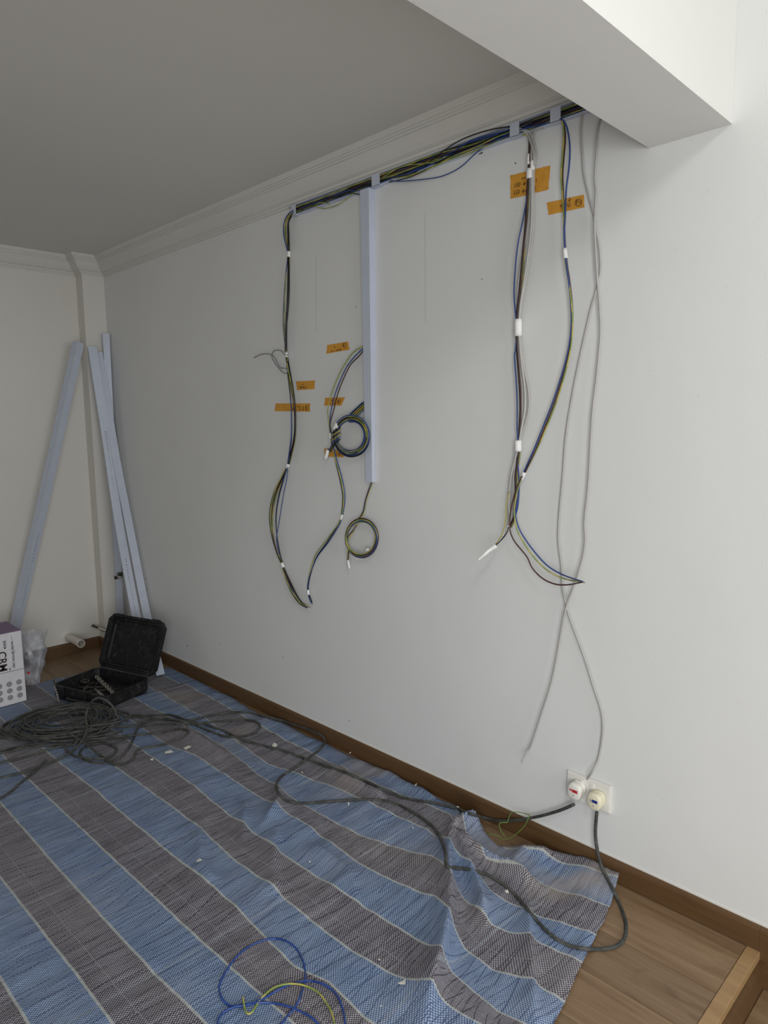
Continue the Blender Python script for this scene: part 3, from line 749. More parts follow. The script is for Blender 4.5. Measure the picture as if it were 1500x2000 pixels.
# vertical trunking, its lid standing slightly off the base
vt = empty('wall_trunking', PX(722, 943, -.01), 'vertical white cable trunking in the middle of the wall, lid sprung open at the top', 'trunking')
yb_, yt_ = PX(724, 943, -.01), PX(722, 372, -.01)
base = [Vector((-.0005, yb_.y - .004, yb_.z + .004)), Vector((-.0005, yt_.y - .016, 2.2125))]
bm = bmesh.new()
def hull_strip(bm, a0, a1, xa, xb, wa, wb):
    """slab between two heights: a = (y,z)"""
    vv = []
    for (yc, z) in (a0, a1):
        for (x, w) in ((xa, wa), (xa, wb), (xb, wb), (xb, wa)): vv.append(bm.verts.new((x, yc + w, z)))
    for k in range(4): bm.faces.new((vv[k], vv[(k + 1) % 4], vv[(k + 1) % 4 + 4], vv[k + 4]))
    bm.faces.new(vv[3::-1]); bm.faces.new(vv[4:])
y0_, z0_, y1_, z1_ = PX(722, 943, -.014).y, yb_.z + .004, PX(723, 372, -.010).y, 2.2125
hull_strip(bm, (y0_, z0_), (y1_, z1_), -.002, -.0004, -.0165, .0165)
hull_strip(bm, (y0_, z0_), (y1_, z1_), -.018, -.002, -.0165, -.0150); hull_strip(bm, (y0_, z0_), (y1_, z1_), -.018, -.002, .0150, .0165)
bmobj('trunking_base', bm, 'trunk_in', vt)
bm = bmesh.new()
ztop = PX(711, 370, -.03).z
lids = [(PX(720.5, 943, -.0195).y, z0_ - .0005, -.0195, .0175), (PX(711.5, 371, -.034).y, ztop, -.034, .0225)]
for (xa, xb, ka, kb, ea, eb) in ((0, .0016, -1, 1, 0, 0), (.0016, .0185, -1, -1, 0, .0016), (.0016, .012, 1, 1, -.0016, 0)):
    vv = []
    for yc, z, X, hw in lids:
        for (x, w) in ((xa, ka * hw + ea), (xa, kb * hw + eb), (xb, kb * hw + eb), (xb, ka * hw + ea)): vv.append(bm.verts.new((X + x, yc + w, z)))
    for k in range(4): bm.faces.new((vv[k], vv[(k + 1) % 4], vv[(k + 1) % 4 + 4], vv[k + 4]))
    bm.faces.new(vv[3::-1]); bm.faces.new(vv[4:])
bmobj('trunking_lid', bm, 'trunk', vt)

# lengths leaning in the corner
def LP(px, py, Y):
    p = PY(px, py, Y); return p if p.x < -.038 else PX(px, py, -.038)
def leaner(label, pts, w, d, prints=(), ext=0, rot=0):
    P = [Vector(p) for p in pts]; S = catmull(P, 4)
    o = empty('trunking_length', P[-1], label, 'trunking', 'loose trunking lengths leaning in the corner')
    ax = (P[0] - P[-1]).normalized(); vdir = (CAM - (P[0] + P[-1]) / 2).normalized()
    side = Vector((1, -.25, 0)); side = (side - ax * side.dot(ax)).normalized()
    out = side.cross(ax); out = out if out.dot(vdir) > 0 else -out
    cr_, sr_ = math.cos(rot), math.sin(rot); out, side = out * cr_ + side * sr_, side * cr_ - out * sr_
    # base tray and clip-on lid
    tray = [s - out * d for s in S]; tray[0] = tray[0] + (S[0] - S[1]).normalized() * ext
    trunk_profile('tray', tray, w * .94, d * .93, side, out, o, 'trunk_in')
    bm = bmesh.new(); t = .0015
    for (wa, wb, da, db) in ((-.5 * w, .5 * w, 0, t), (-.5 * w, -.5 * w + t, -.4 * d, 0), (.5 * w - t, .5 * w, -.4 * d, 0)):
        rows = []
        for s in S: rows.append([bm.verts.new(s + side * a + out * b) for (a, b) in ((wa, da), (wb, da), (wb, db), (wa, db))])
        for r0, r1 in zip(rows, rows[1:]):
            for k in range(4): bm.faces.new((r0[k], r0[(k + 1) % 4], r1[(k + 1) % 4], r1[k]))
        bm.faces.new(rows[0][::-1]); bm.faces.new(rows[-1])
    bmobj('lid', bm, 'trunk', o)
    n = len(S) - 1
    for (t0, t1) in prints:
        bmk = bmesh.new(); rr = random.Random(int(t0 * 1000)); u = t0
        while u < t1:
            k = min(n - 1, int(u * n)); fr = u * n - k; p = S[k].lerp(S[k + 1], fr) + out * (t + .0004); a = (S[k + 1] - S[k]).normalized()
            big = u < t0 + (t1 - t0) * .35; h = (.0045 if big else .0018) * rr.uniform(.6, 1.2); l_ = .003 if big else .0035
            q = [bmk.verts.new(p + side * sx * h + a * sy * l_ + out * so) for (sx, sy, so) in ((-1, -.5, 0), (1, -.5, 0), (1, .2, 0), (-1, .5, 0))]
            bmk.faces.new(q); u += (.006 if big else .0055) * (1.3 if rr.random() > .8 else 1)
        pr = bmobj('printed_marking', bmk, 'ink', o); pr['label'] = 'row of tiny printed characters'
    return o
leaner('white trunking length leaning alone to the left against the end wall', [PY(158, 669, 4.10), PY(98, 940, 4.13), PY(42, 1190, 4.17), PY(24, 1290, 4.19)], .046, .040, [(.46, .66)], rot=.62)
leaner('front white trunking length leaning in the corner behind the tool case lid', [PY(180, 677, 4.13), PY(207, 850, 4.09), PY(232, 1018, 4.0), PY(265, 1197, 3.82), PY(288, 1298, 3.70)], .048, .03, [(.24, .40), (.60, .78)])
leaner('white trunking length whose foot shows on the sheet right of the tool case', [LP(198, 717, 4.13), LP(226, 890, 4.06), LP(251, 1018, 3.98), LP(286, 1197, 3.78), PZ(314, 1318, .012)], .044, .022, ext=.09)
leaner('tall narrow white trunking length standing upright in the corner', [PX(207, 651, -.028), PX(221, 920, -.034), PX(235, 1194, -.040), Vector((-.042, 4.14, .003))], .038, .018)

# ------------------------------------------------------------------ orange labels with handwriting
GL = {'L': [[(0, 1), (0, 0), (.5, 0)]], 'E': [[(.5, 1), (0, 1), (0, 0), (.5, 0)], [(0, .5), (.4, .5)]], 'D': [[(0, 0), (0, 1), (.4, .8), (.45, .3), (0, 0)]],
 'd': [[(.4, 1), (.4, 0)], [(.4, .45), (.1, .5), (0, .2), (.2, 0), (.4, .15)]], 'r': [[(0, .5), (0, 0)], [(0, .35), (.3, .5)]], 'i': [[(0, .45), (0, 0)], [(0, .65), (.02, .7)]],
 'v': [[(0, .5), (.15, 0), (.35, .5)]], 'e': [[(0, .25), (.3, .3), (.2, .5), (0, .3), (.1, 0), (.35, .1)]], '1': [[(.1, .9), (.05, 0)]], '2': [[(0, .8), (.25, 1), (.35, .7), (0, 0), (.45, .05)]],
 'o': [[(.15, .5), (0, .25), (.15, 0), (.35, .25), (.15, .5)]], 'c': [[(.35, .45), (.1, .5), (0, .2), (.3, 0)]], 'k': [[(0, 1), (0, 0)], [(.3, .5), (0, .25), (.35, 0)]], '/': [[(.35, 1.1), (0, -.2)]],
 's': [[(.3, .5), (.05, .4), (.3, .15), (0, 0)]], 'w': [[(0, .5), (.1, 0), (.25, .4), (.4, 0), (.5, .5)]], 't': [[(.15, .8), (.15, 0), (.3, .05)], [(0, .55), (.35, .55)]], 'h': [[(0, 1), (0, 0)], [(0, .4), (.25, .5), (.3, 0)]],
 'm': [[(0, 0), (0, .5), (.2, .4), (.2, 0)], [(.2, .4), (.45, .5), (.45, 0)]], 'g': [[(.35, .5), (0, .4), (.1, .1), (.35, .2), (.35, -.4), (0, -.35)]], 'N': [[(0, 0), (0, .8), (.4, 0), (.4, .8)]], 'P': [[(0, 0), (0, 1), (.4, .85), (.35, .5), (0, .45)]],
 '%': [[(.45, 1.5), (.3, .8), (.1, .9), (.7, 1.05)], [(.3, .8), (.35, .3), (.1, .3), (.05, -.1), (.4, -.15), (.5, .25), (.3, .3)]], ' ': [], 'b': [[(0, 1), (0, 0), (.3, .1), (.3, .4), (0, .45)]], 'a': [[(.35, .5), (.05, .4), (.05, .05), (.35, .1), (.38, .5), (.42, 0)]]}
def label(name_label, corners, texts, wob=2):
    """corners: px of TL, TR, BR, BL; texts: (string, u, v, size) in label space, circle marked with (...)"""
    X = -.0006
    tl, tr, br, bl = [PX(x, y, X) for x, y in corners]
    def at(u, w, lift=0):
        p = (tl.lerp(tr, u)).lerp(bl.lerp(br, u), w); p.x = X - lift; return p
    o = empty('tape_label', at(.5, .5), name_label, 'label', 'orange tape labels on the wall')
    v = []; n = 12; rr = random.Random(len(name_label))
    for w in (0, 1):
        for i in range(n + 1): v.append(at(i / n, w + rr.uniform(-.01, .01), .0003 + .0004 * abs(math.sin(i * 2.1))))
    f = [(i, i + 1, n + 2 + i, n + 1 + i) for i in range(n)]
    # torn ends
    for k in (1, 2, 3):
        for (side_, sg) in ((0, 1), (1, -1)):
            v.append(at(side_ + sg * rr.uniform(.0, .018), k / 4, .0005))
    L_ = [2 * n + 2, 2 * n + 4, 2 * n + 6]; R_ = [2 * n + 3, 2 * n + 5, 2 * n + 7]
    f[0] = (0, 1, n + 2, n + 1, L_[2], L_[1], L_[0]); f[-1] = (n - 1, n, R_[0], R_[1], R_[2], 2 * n + 1, 2 * n)
    strip = mesh('strip', v, f, 'orange', o); md = strip.modifiers.new('thickness', 'SOLIDIFY'); md.thickness = .0003; md.offset = 0
    W_, H_ = (tr - tl).length, (bl - tl).length
    allv, allf = [], []
    for (s, u, w, size) in texts:
        cu = u
        for c_ in s:
            if c_ == '(':
                P = [at(cu + size * H_ / W_ * (.75 + .75 * math.cos(a)), w - size * (.4 + .75 * math.sin(a)), .0012) for a in [k * math.pi / 6 for k in range(13)]]
                vv, ff = tube_data(P, .00075, 4); allf += [tuple(i + len(allv) for i in g) for g in ff]; allv += vv; cu += size * H_ / W_ * .3; continue
            for st in GL.get(c_, []):
                P = [at(cu + x * size * H_ / W_, w - y * size, .0012) for x, y in st]
                vv, ff = tube_data(P, .00075, 4); allf += [tuple(i + len(allv) for i in g) for g in ff]; allv += vv
            cu += size * H_ / W_ * (.62 if c_ != 'i' else .3)
    wri = mesh('handwriting', allv, allf, 'ink', o); wri['label'] = 'black handwritten words'; wri['kind'] = 'stuff'
label('larger orange tape label with two rows of handwriting, behind the thick grey cable bundle', [(996, 343), (1075, 323), (1072, 370), (997, 389)],
      [('loose', .26, .30, .16), ('LED driver 1', .13, .56, .17), ('LED driver', .11, .86, .17), ('2', .64, .92, .17)])
label('narrow orange tape label behind the three-wire bundle right of the larger label', [(1068, 396), (1141, 380), (1142, 405), (1071, 420)], [('lock', .28, .62, .42), ('%', .57, .65, .45), ('(PN', .76, .68, .38)])
label('orange tape label with a circled mark, highest beside the vertical trunking', [(639, 674), (680, 667), (683, 683), (637, 691)], [('loo', .30, .45, .25), ('lsolo switch', .18, .88, .26), ('(N', .74, .55, .40)])
label('short orange tape label right of the leftmost wire bundle', [(578, 745), (616, 743), (614, 760), (580, 762)], [('loo', .30, .42, .22), ('LED dtg 2', .18, .82, .26)])
label('long orange tape label crossed by the leftmost wire bundle', [(538, 788), (607, 788), (606, 804), (536, 803)], [('loo', .62, .45, .28), ('d', .52, .85, .4), ('%', .71, .82, .34), ('%', .80, .82, .34), ('(N', .87, .72, .42)])
label('orange tape label with a slanted end above the larger wire coil', [(635, 777), (674, 776), (667, 792), (633, 792)], [('m', .38, .4, .3), ('%', .56, .78, .42), ('(N', .72, .68, .40)])
label('orange tape label partly hidden behind the tail of the larger wire coil', [(633, 876), (671, 879), (672, 893), (634, 892)], [('loo', .30, .30, .25), ('wo', .56, .8, .32), ('(N', .74, .70, .38)])

# ------------------------------------------------------------------ double socket and plugs
so = empty('wall_socket', (-.005, .977, .247), 'white double wall socket low on the wall', 'socket')
YS0, YS1, ZS0, ZS1 = .903, 1.050, .205, .293
bm = bmesh.new(); box(bm, (-.010, YS0, ZS0), (-.0003, YS1, ZS1), .0035); bmobj('faceplate', bm, 'plate', so)
bm = bmesh.new(); box(bm, (-.0112, YS0 + .005, ZS0 + .005), (-.0098, YS1 - .005, ZS1 - .005), .0005); bmobj('faceplate_centre', bm, 'plate', so)
for y in (.995, .962):
    bm = bmesh.new(); box(bm, (-.0145, y - .006, .262), (-.011, y + .006, .283), .0012); bmobj('rocker_switch', bm, 'plate', so)
def plug(parent, yc, zc, mat, prmat, rot, flat):
    ob = bmesh.new(); n = 20; rows = []
    for (x, k) in ((-.0115, .98), (-.020, 1.0), (-.024, .90), (-.026, .90), (-.030, .98), (-.040, .96), (-.045, .88), (-.0465, .74)):
        row = []
        for i in range(n):
            a = 2 * math.pi * i / n; cy, cz = math.cos(a), math.sin(a)
            w = .0235 * k * (1 - .10 * max(0, -cz)); h = (.027 if cz > 0 else .026) * k
            e = 3.0
            rr = (abs(cy) ** e + abs(cz) ** e) ** (-1 / e)
            yy, zz = cy * rr * w, cz * rr * h
            row.append(ob.verts.new((x, yc + yy * math.cos(rot) - zz * math.sin(rot), zc + yy * math.sin(rot) + zz * math.cos(rot))))
        rows.append(row)
    for a, b in zip(rows, rows[1:]):
        for i in range(n): ob.faces.new((a[i], a[(i + 1) % n], b[(i + 1) % n], b[i]))
    ob.faces.new(rows[0][::-1]); ob.faces.new(rows[-1])
    pl = bmobj('plug', ob, mat, parent, True)
    bm = bmesh.new(); box(bm, (-.0472, yc - .0135, zc + .000), (-.0464, yc + .004, zc + .009)); bmobj('printed_logo', bm, prmat, pl)
    if flat:
        bm = bmesh.new()
        for k in range(3): box(bm, (-.0471, yc + .005 + k * .0032, zc + .0022 + (k % 2) * .001), (-.0464, yc + .0072 + k * .0032, zc + .0088))
        bmobj('printed_letters', bm, prmat, pl)
    else:
        bm = bmesh.new(); 
        for k in range(4): box(bm, (-.0471, yc + .0055 + (k % 2) * .003, zc + .000 + k * .0022), (-.0464, yc + .0095 + (k % 2) * .001, zc + .0012 + k * .0022))
        bmobj('printed_letters', bm, prmat, pl)
    bm = bmesh.new(); bmesh.ops.create_cone(bm, cap_ends=True, segments=10, radius1=.0022, radius2=.0022, depth=.0008, matrix=Matrix.Translation((-.0467, yc, zc - .010)) @ Matrix.Rotation(math.pi / 2, 4, 'Y'))
    bmobj('screw_hole', bm, 'dots', pl)
    return pl
def sheet_h(x, y):
    if y < interp(YN, x) or y > 3.3: return .0 if y < 2 else .006
    return th(x, y)
def fpath(pts, r, dense=True):
    """points lying on the sheet (or bare floor) along the given sight lines, raised by r and an optional lift"""
    Q = [Vector((q[0], q[1], q[2] if len(q) > 2 else 0)) for q in pts]
    if dense and len(Q) > 2: Q = catmull(Q, 2)
    out = []
    for q in Q:
        if PZ(q[0], q[1], .012 + r).x > -.019 - r: out.append(PX(q[0], q[1], -.015 - r)); continue
        za = .11 + q[2]
        while za > -.002:
            p = PZ(q[0], q[1], za)
            if za <= sheet_h(p.x, p.y) + r * .95 + q[2]: break
            za -= .0025
        out.append(p)
    return out
CR = .0052
pyc, pzc = PX(1124, 1547, -.03).y - .002, PX(1124, 1547, -.03).z + .006
cordA = empty('power_cord', (-.03, pyc, pzc), 'grey power cord with red-printed plug in the left outlet, running along the skirting', 'power cord', 'power cords across the sheet')
plug(cordA, pyc, pzc, 'plug', 'redp', .12, True)
qyc, qzc = PX(1163, 1567, -.03).y - .001, PX(1163, 1567, -.03).z + .006
cordB = empty('power_cord', (-.03, qyc, qzc), 'grey power cord with blue-printed plug in the right outlet, looping over the bare floor', 'power cord', 'power cords across the sheet')
plug(cordB, qyc, qzc, 'plugc', 'bluep', .02, False)

def heap_loops(cx, cy, rx, ry, n, seed, z0, jitter=.05, a0=0.0, dir_=1):
    rnd = random.Random(seed); out = []
    for k in range(n):
        ox, oy = rnd.uniform(-jitter, jitter), rnd.uniform(-jitter, jitter) * .6; kx, ky = rnd.uniform(.62, 1.05), rnd.uniform(.58, 1.05); ph = rnd.uniform(0, 6)
        for i in range(14):
            a = a0 + dir_ * 2 * math.pi * i / 14
            e1 = ox + rx * kx * math.cos(a) + .012 * math.sin(2 * a + ph); e2 = oy + ry * ky * math.sin(a)
            out.append(Vector((cx + .706 * e1 + .706 * e2, cy - .706 * e1 + .706 * e2, z0 + .003 * k + .006 * math.sin(a * 1.7 + ph) + .006)))
    return out
PA = [PX(1121, 1571, -.030), PX(1108, 1577, -.03), PX(1090, 1584, -.028), PX(1063, 1592, -.026), PX(1040, 1597, -.026), PX(1010, 1602, -.024)] + \
     fpath([(975, 1603), (945, 1597), (915, 1588), (883, 1577), (847, 1568), (807, 1562), (767, 1550), (717, 1527), (673, 1508), (643, 1498), (600, 1483), (550, 1465), (500, 1453), (470, 1443), (437, 1428), (400, 1415), (350, 1407), (300, 1406), (262, 1418, .01)], CR)
PA += heap_loops(-.735, 3.185, .26, .17, 6, 31, .02, .045, math.radians(-10), 1)
PA += heap_loops(-.76, 3.20, .13, .10, 2, 34, .03, .06, math.radians(60), -1)
PA += fpath([(150, 1450, .02), (90, 1456), (40, 1462), (-30, 1480), (-120, 1500)], CR)
tube('cord', PA, CR, 'cord', cordA, 8, 3)
PB = [PX(1166, 1586, -.030), PX(1164, 1605, -.031), PX(1163, 1632, -.032), PX(1167, 1663, -.034), PX(1176, 1695, -.04), PX(1186, 1715, -.055)] + \
     fpath([(1199, 1741), (1212, 1770), (1222, 1802), (1221, 1828), (1208, 1846), (1180, 1854), (1140, 1853), (1105, 1844), (1075, 1825), (1050, 1800), (1030, 1775), (1005, 1746), (980, 1725), (950, 1708), (915, 1698), (885, 1695), (872, 1690), (871, 1670), (864, 1645), (850, 1620),
            (830, 1602), (800, 1583), (765, 1567), (730, 1562), (700, 1562), (660, 1564), (620, 1567), (590, 1569), (560, 1564), (545, 1550), (540, 1534), (548, 1518), (575, 1500), (600, 1482), (622, 1466), (634, 1450), (630, 1438), (612, 1428), (580, 1417), (550, 1407), (520, 1400),
            (490, 1393), (460, 1391), (430, 1394), (400, 1400), (370, 1407), (352, 1402), (330, 1396), (290, 1398), (265, 1397)], CR)
PB += fpath([(250, 1400, .01), (300, 1403, .02), (340, 1405, .02), (380, 1416), (410, 1428), (440, 1438), (475, 1438), (500, 1430), (508, 1418), (500, 1410), (480, 1406), (440, 1408), (400, 1412), (350, 1414, .01), (300, 1415, .01), (270, 1422), (262, 1440), (255, 1455), (240, 1475),
             (215, 1488), (185, 1490), (160, 1480), (158, 1466), (175, 1456), (200, 1452), (220, 1456), (228, 1466), (215, 1478), (190, 1482, .01), (150, 1478, .01), (128, 1462, .01), (150, 1448, .01), (200, 1442, .015), (260, 1436, .01), (320, 1430), (355, 1424), (368, 1430), (350, 1445), (310, 1456), (270, 1464), (262, 1480), (240, 1493), (215, 1490)], CR)
PB += heap_loops(-.735, 3.185, .24, .16, 4, 41, .03, .05, math.radians(-60), -1)
PB += fpath([(228, 1405, .04), (224, 1386, .09), (210, 1370, .13), (193, 1363, .15), (180, 1370, .13), (170, 1388, .08), (168, 1408, .05), (170, 1425, .04), (160, 1448, .02), (140, 1468, .01), (110, 1485), (70, 1500), (30, 1513), (-20, 1524), (-90, 1540)], CR)
tube('cord', PB, CR, 'cord', cordB, 8, 3)
# further turns leaving the frame on the left
for k, (pts, lab) in enumerate((([(255, 1440), (200, 1447), (150, 1452), (100, 1462), (50, 1478), (0, 1490), (-60, 1508), (-100, 1540), (-60, 1570), (0, 1560), (40, 1530), (75, 1500), (90, 1485)], 'strand of grey cord leaving the heap towards the lower left'),
                  ([(240, 1428, .01), (180, 1440, .01), (120, 1446), (60, 1455), (0, 1466), (-60, 1480), (-90, 1440), (-50, 1425), (5, 1440), (40, 1443), (90, 1440, .02), (150, 1420, .03), (148, 1405, .04)], 'strand of grey cord looping out left of the heap'),
                  ([(60, 1443), (20, 1441), (2, 1430), (10, 1415), (50, 1398), (90, 1386), (140, 1384, .02), (200, 1386, .02), (238, 1395, .02), (250, 1410, .02)], 'outermost left turn of grey cord around the heap'))):
    o = tube('loose_cord', fpath(pts, CR), CR, 'cord', None, 8, 6); tag(o, lab, 'cord')

# green tie around cord
gt = tube('wire_tie', [PX(x, y, X) for (x, y, X) in ((950, 1629, -.11), (965, 1630, -.10), (975, 1634, -.09), (983, 1640, -.08), (998, 1636, -.07), (1012, 1626, -.06), (1025, 1612, -.05), (1031, 1600, -.045), (1033, 1592, -.034), (1022, 1588, -.03), (1008, 1586, -.03), (998, 1588, -.03), (993, 1600, -.046), (990, 1606, -.055), (976, 1608, -.07), (978, 1622, -.08), (986, 1632, -.08))], .0014, 'wgreen', None, 6)
for vtx in gt.data.vertices:
    if vtx.co.z < .002: vtx.co.z = .002
tag(gt, 'thin green wire twisted around the power cord by the skirting', 'wire tie')

# blue and yellow-green loose wires at the front
def cpt(x, y): return (400 + x / 4.6875, 1800 + y / 4.6875)
bw = [(640, 1010), (700, 938), (760, 860), (800, 815), (850, 740), (885, 650), (905, 590), (917, 530), (920, 460), (900, 360), (840, 250), (750, 180), (650, 155), (560, 165), (420, 220), (300, 310), (210, 430), (150, 540), (133, 620), (155, 700), (215, 762), (290, 775),
      (400, 760), (520, 712), (620, 655), (700, 610), (790, 572), (870, 550), (970, 543), (1080, 570), (1170, 630), (1230, 710), (1268, 820), (1285, 938), (1275, 1060), (1170, 1080), (1060, 960), (980, 880), (880, 825), (760, 775), (620, 745), (480, 742), (360, 760), (240, 792), (150, 850), (112, 938), (100, 1040)]
o = tube('blue_wire', fpath([cpt(*q) + ((.004 * (i % 2)),) for i, q in enumerate(bw)], .0026), .0026, 'wblue', None, 8); tag(o, 'loose blue wire looped on the sheet at the bottom of the picture', 'wire')
yw = [(350, 690), (358, 760), (375, 820), (402, 845), (440, 818), (480, 755), (530, 690), (620, 612), (720, 577), (830, 570), (930, 592), (1040, 650), (1110, 740), (1160, 830), (1187, 938), (1195, 1040)]
o = tube('yellow_green_wire', fpath([cpt(*q) + (.006,) for q in yw], .0022), .0022, 'wyg', None, 8); tag(o, 'short yellow and green wire curved across the loose blue wire', 'wire')

# ------------------------------------------------------------------ paper scraps
scr = [((329, 1471), 14, 6, 'larger cream paper scrap on the blue stripe beside the cord heap'), ((366, 1461), 12, 9, 'bent white paper scrap lying on the grey stripe right of the largest one'), ((297, 1486), 9, 3, 'thin white sliver of paper on a pale stripe line below the cord heap'),
       ((536, 1457), 9, 8, 'white paper scrap touching the upper power cord'), ((388, 1683), 14, 4, 'white twist of paper on the wide blue stripe in mid sheet'), ((604, 1686), 4, 4, 'small triangular scrap on the blue stripe in mid sheet'), ((681, 1571), 5, 5, 'small white scrap just below the lower power cord'),
       ((741, 1877), 5, 4, 'tiny square scrap left of the white plastic strip'), ((787, 1922), 13, 6, 'rectangular white plastic strip near the bottom of the sheet'), ((434, 1396), 3, 3, 'speck of paper between the two upper cord loops'), ((590, 1511), 5, 3, 'flat scrap on the blue stripe inside the cord bend'),
       ((991, 1744), 8, 5, 'crumpled white scrap beside the cord near the fold'), ((807, 1619), 3, 4, 'tiny crumb left of the cord near the fold'), ((812, 1535), 5, 2, 'white scrap at the wall edge of the sheet'), ((684, 1468), 5, 3, 'white scrap beside the skirting, farthest along the sheet edge'), ((895, 1578), 6, 3, 'white scrap on the sheet corner below the cord'),
       ((745, 1968), 4, 3, 'speck of paper at the very bottom of the sheet'), ((523, 1507), 3, 4, 'small pale speck on the blue stripe left of the cord bend')]
for k, ((px, py), w, h, lab) in enumerate(scr):
    p = fpath([(px, py)], .001, False)[0]; sc = (p - CAM).length / F; rr = random.Random(k + 50); n = rr.choice((4, 5, 6)); bm = bmesh.new(); w *= .55; h *= .55
    rt = Vector((RT.x, RT.y, 0)).normalized(); fw = Vector((FW.x, FW.y, 0)).normalized(); top, bot = [], []
    for i in range(n):
        a = 2 * math.pi * i / n; q = rr.uniform(.45, 1.25)
        d = rt * math.cos(a) * w * sc * q + fw * math.sin(a) * h * sc * q * 1.9
        c_ = Vector((p.x + d.x, p.y + d.y, 0)); z = th(c_.x, c_.y) + .0015 + .004 * rr.random()
        top.append(bm.verts.new((c_.x, c_.y, z + .0008))); bot.append(bm.verts.new((c_.x, c_.y, z)))
    ct = bm.verts.new((p.x, p.y, th(p.x, p.y) + .004)); 
    for i in range(n):
        bm.faces.new((top[i], top[(i + 1) % n], ct)); bm.faces.new((bot[i], bot[(i + 1) % n], top[(i + 1) % n], top[i]))
    bm.faces.new(bot[::-1])
    tag(bmobj('paper_scrap', bm, 'scrap'), lab, 'scrap', 'paper scraps on the sheet')

# ------------------------------------------------------------------ tool case
Bc, Rc = Vector((-.385, 3.69, 0)), Vector((-.268, 3.315, 0))
uw = (Rc - Bc).normalized(); ud = Vector((-uw.y * -1, uw.x * -1, 0)); ud = Vector((uw.y, -uw.x, 0)); 
if ud.dot(Vector((-1, 0, 0))) < 0: ud = -ud
CW, CD, CH = .393, .285, .070
mxc = Matrix(((uw.x, ud.x, 0, Bc.x), (uw.y, ud.y, 0, Bc.y), (0, 0, 1, .007), (0, 0, 0, 1)))
case = empty('tool_case', mxc @ Vector((CW / 2, CD / 2, 0)), 'open black plastic tool case full of drill bits, lid standing up', 'tool case')
def rrect(w0, w1, d0, d1, c):
    return [(w0 + c, d0), (w1 - c, d0), (w1, d0 + c), (w1, d1 - c), (w1 - c, d1), (w0 + c, d1), (w0, d1 - c), (w0, d0 + c)]
def tray(name, outline_out, outline_in, h, floor_t, mat, parent, mx, dome=0):
    bm = bmesh.new(); n = len(outline_out)
    o0 = [bm.verts.new(mx @ Vector((x + (CW / 2 - x) * .04, y + (CD / 2 - y) * .04, 0))) for x, y in outline_out]; o1 = [bm.verts.new(mx @ Vector((x, y, h * .3))) for x, y in outline_out]
    o2 = [bm.verts.new(mx @ Vector((x, y, h))) for x, y in outline_out]
    i2 = [bm.verts.new(mx @ Vector((x, y, h))) for x, y in outline_in]; i1 = [bm.verts.new(mx @ Vector((x, y, h - .006))) for x, y in outline_in]
    i0 = [bm.verts.new(mx @ Vector((x + (CW / 2 - x) * .06, y + (CD / 2 - y) * .06, floor_t))) for x, y in outline_in]
    for a, b in ((o0, o1), (o1, o2), (o2, i2), (i2, i1), (i1, i0)):
        for k in range(n): bm.faces.new((a[k], a[(k + 1) % n], b[(k + 1) % n], b[k]))
    bm.faces.new(o0[::-1]); bm.faces.new(i0)
    return bmobj(name, bm, mat, parent)
tray('case_base', rrect(0, CW, 0, CD, .022), rrect(.011, CW - .011, .012, CD - .011, .018), CH, .012, 'case', case, mxc)
for k in range(5):   # ribs along the front and side
    x = .05 + k * .022
    bm = bmesh.new(); box(bm, (CW - x - .004, CD - .002, .010), (CW - x + .004, CD + .004, CH - .010), .001, mxc); bmobj('rib', bm, 'caseplain', case)
# latches and handle on the front side
for w in (.075, CW - .075):
    bm = bmesh.new(); box(bm, (w - .022, CD - .001, .014), (w + .022, CD + .009, CH + .004), .002, mxc); box(bm, (w - .016, CD + .008, .022), (w + .016, CD + .012, .045), .001, mxc); bmobj('latch', bm, 'caseplain', case)
hp = [mxc @ Vector(q) for q in ((CW / 2 - .058, CD, .030), (CW / 2 - .056, CD + .018, .030), (CW / 2 - .04, CD + .026, .030), (CW / 2 + .04, CD + .026, .030), (CW / 2 + .056, CD + .018, .030), (CW / 2 + .058, CD, .030))]
tube('handle', hp, .0075, 'caseplain', case, 8)
# lid, hinged on the back edge and leaning backwards
ang = math.radians(112)
LH = .292
lx = Matrix(((uw.x, 0, 0, 0), (uw.y, 0, 0, 0), (0, 0, 0, 0), (0, 0, 0, 1)))
updir = (-ud * math.cos(ang) * -1 + Vector((0, 0, 1)) * math.sin(ang)).normalized()
updir = (Vector((0, 0, 1)) * math.sin(ang) + ud * math.cos(ang)).normalized()     # leans away from the tray
ndir = uw.cross(updir); ndir = ndir if ndir.dot(ud) > 0 else -ndir                  # inside of the lid faces the tray
org = mxc @ Vector((-.008, -.004, CH + .002)) - ndir * .038
mxl = Matrix(((uw.x, updir.x, ndir.x, org.x), (uw.y, updir.y, ndir.y, org.y), (uw.z, updir.z, ndir.z, org.z), (0, 0, 0, 1)))
LW = CW + .016
bm = bmesh.new(); oo = rrect(0, LW, 0, LH, .030); ii = rrect(.014, LW - .014, .014, LH - .014, .026); n = 8; lh = .038
o0 = [bm.verts.new(mxl @ Vector((x + (LW / 2 - x) * .05, y + (LH / 2 - y) * .05, 0))) for x, y in oo]; o2 = [bm.verts.new(mxl @ Vector((x, y, lh))) for x, y in oo]
i2 = [bm.verts.new(mxl @ Vector((x, y, lh))) for x, y in ii]; i1 = [bm.verts.new(mxl @ Vector((x + (LW / 2 - x) * .03, y + (LH / 2 - y) * .03, .020))) for x, y in ii]
i15 = [bm.verts.new(mxl @ Vector((x + (LW / 2 - x) * .12, y + (LH / 2 - y) * .12, .019))) for x, y in ii]; i0 = [bm.verts.new(mxl @ Vector((x + (LW / 2 - x) * .16, y + (LH / 2 - y) * .16, .010))) for x, y in ii]
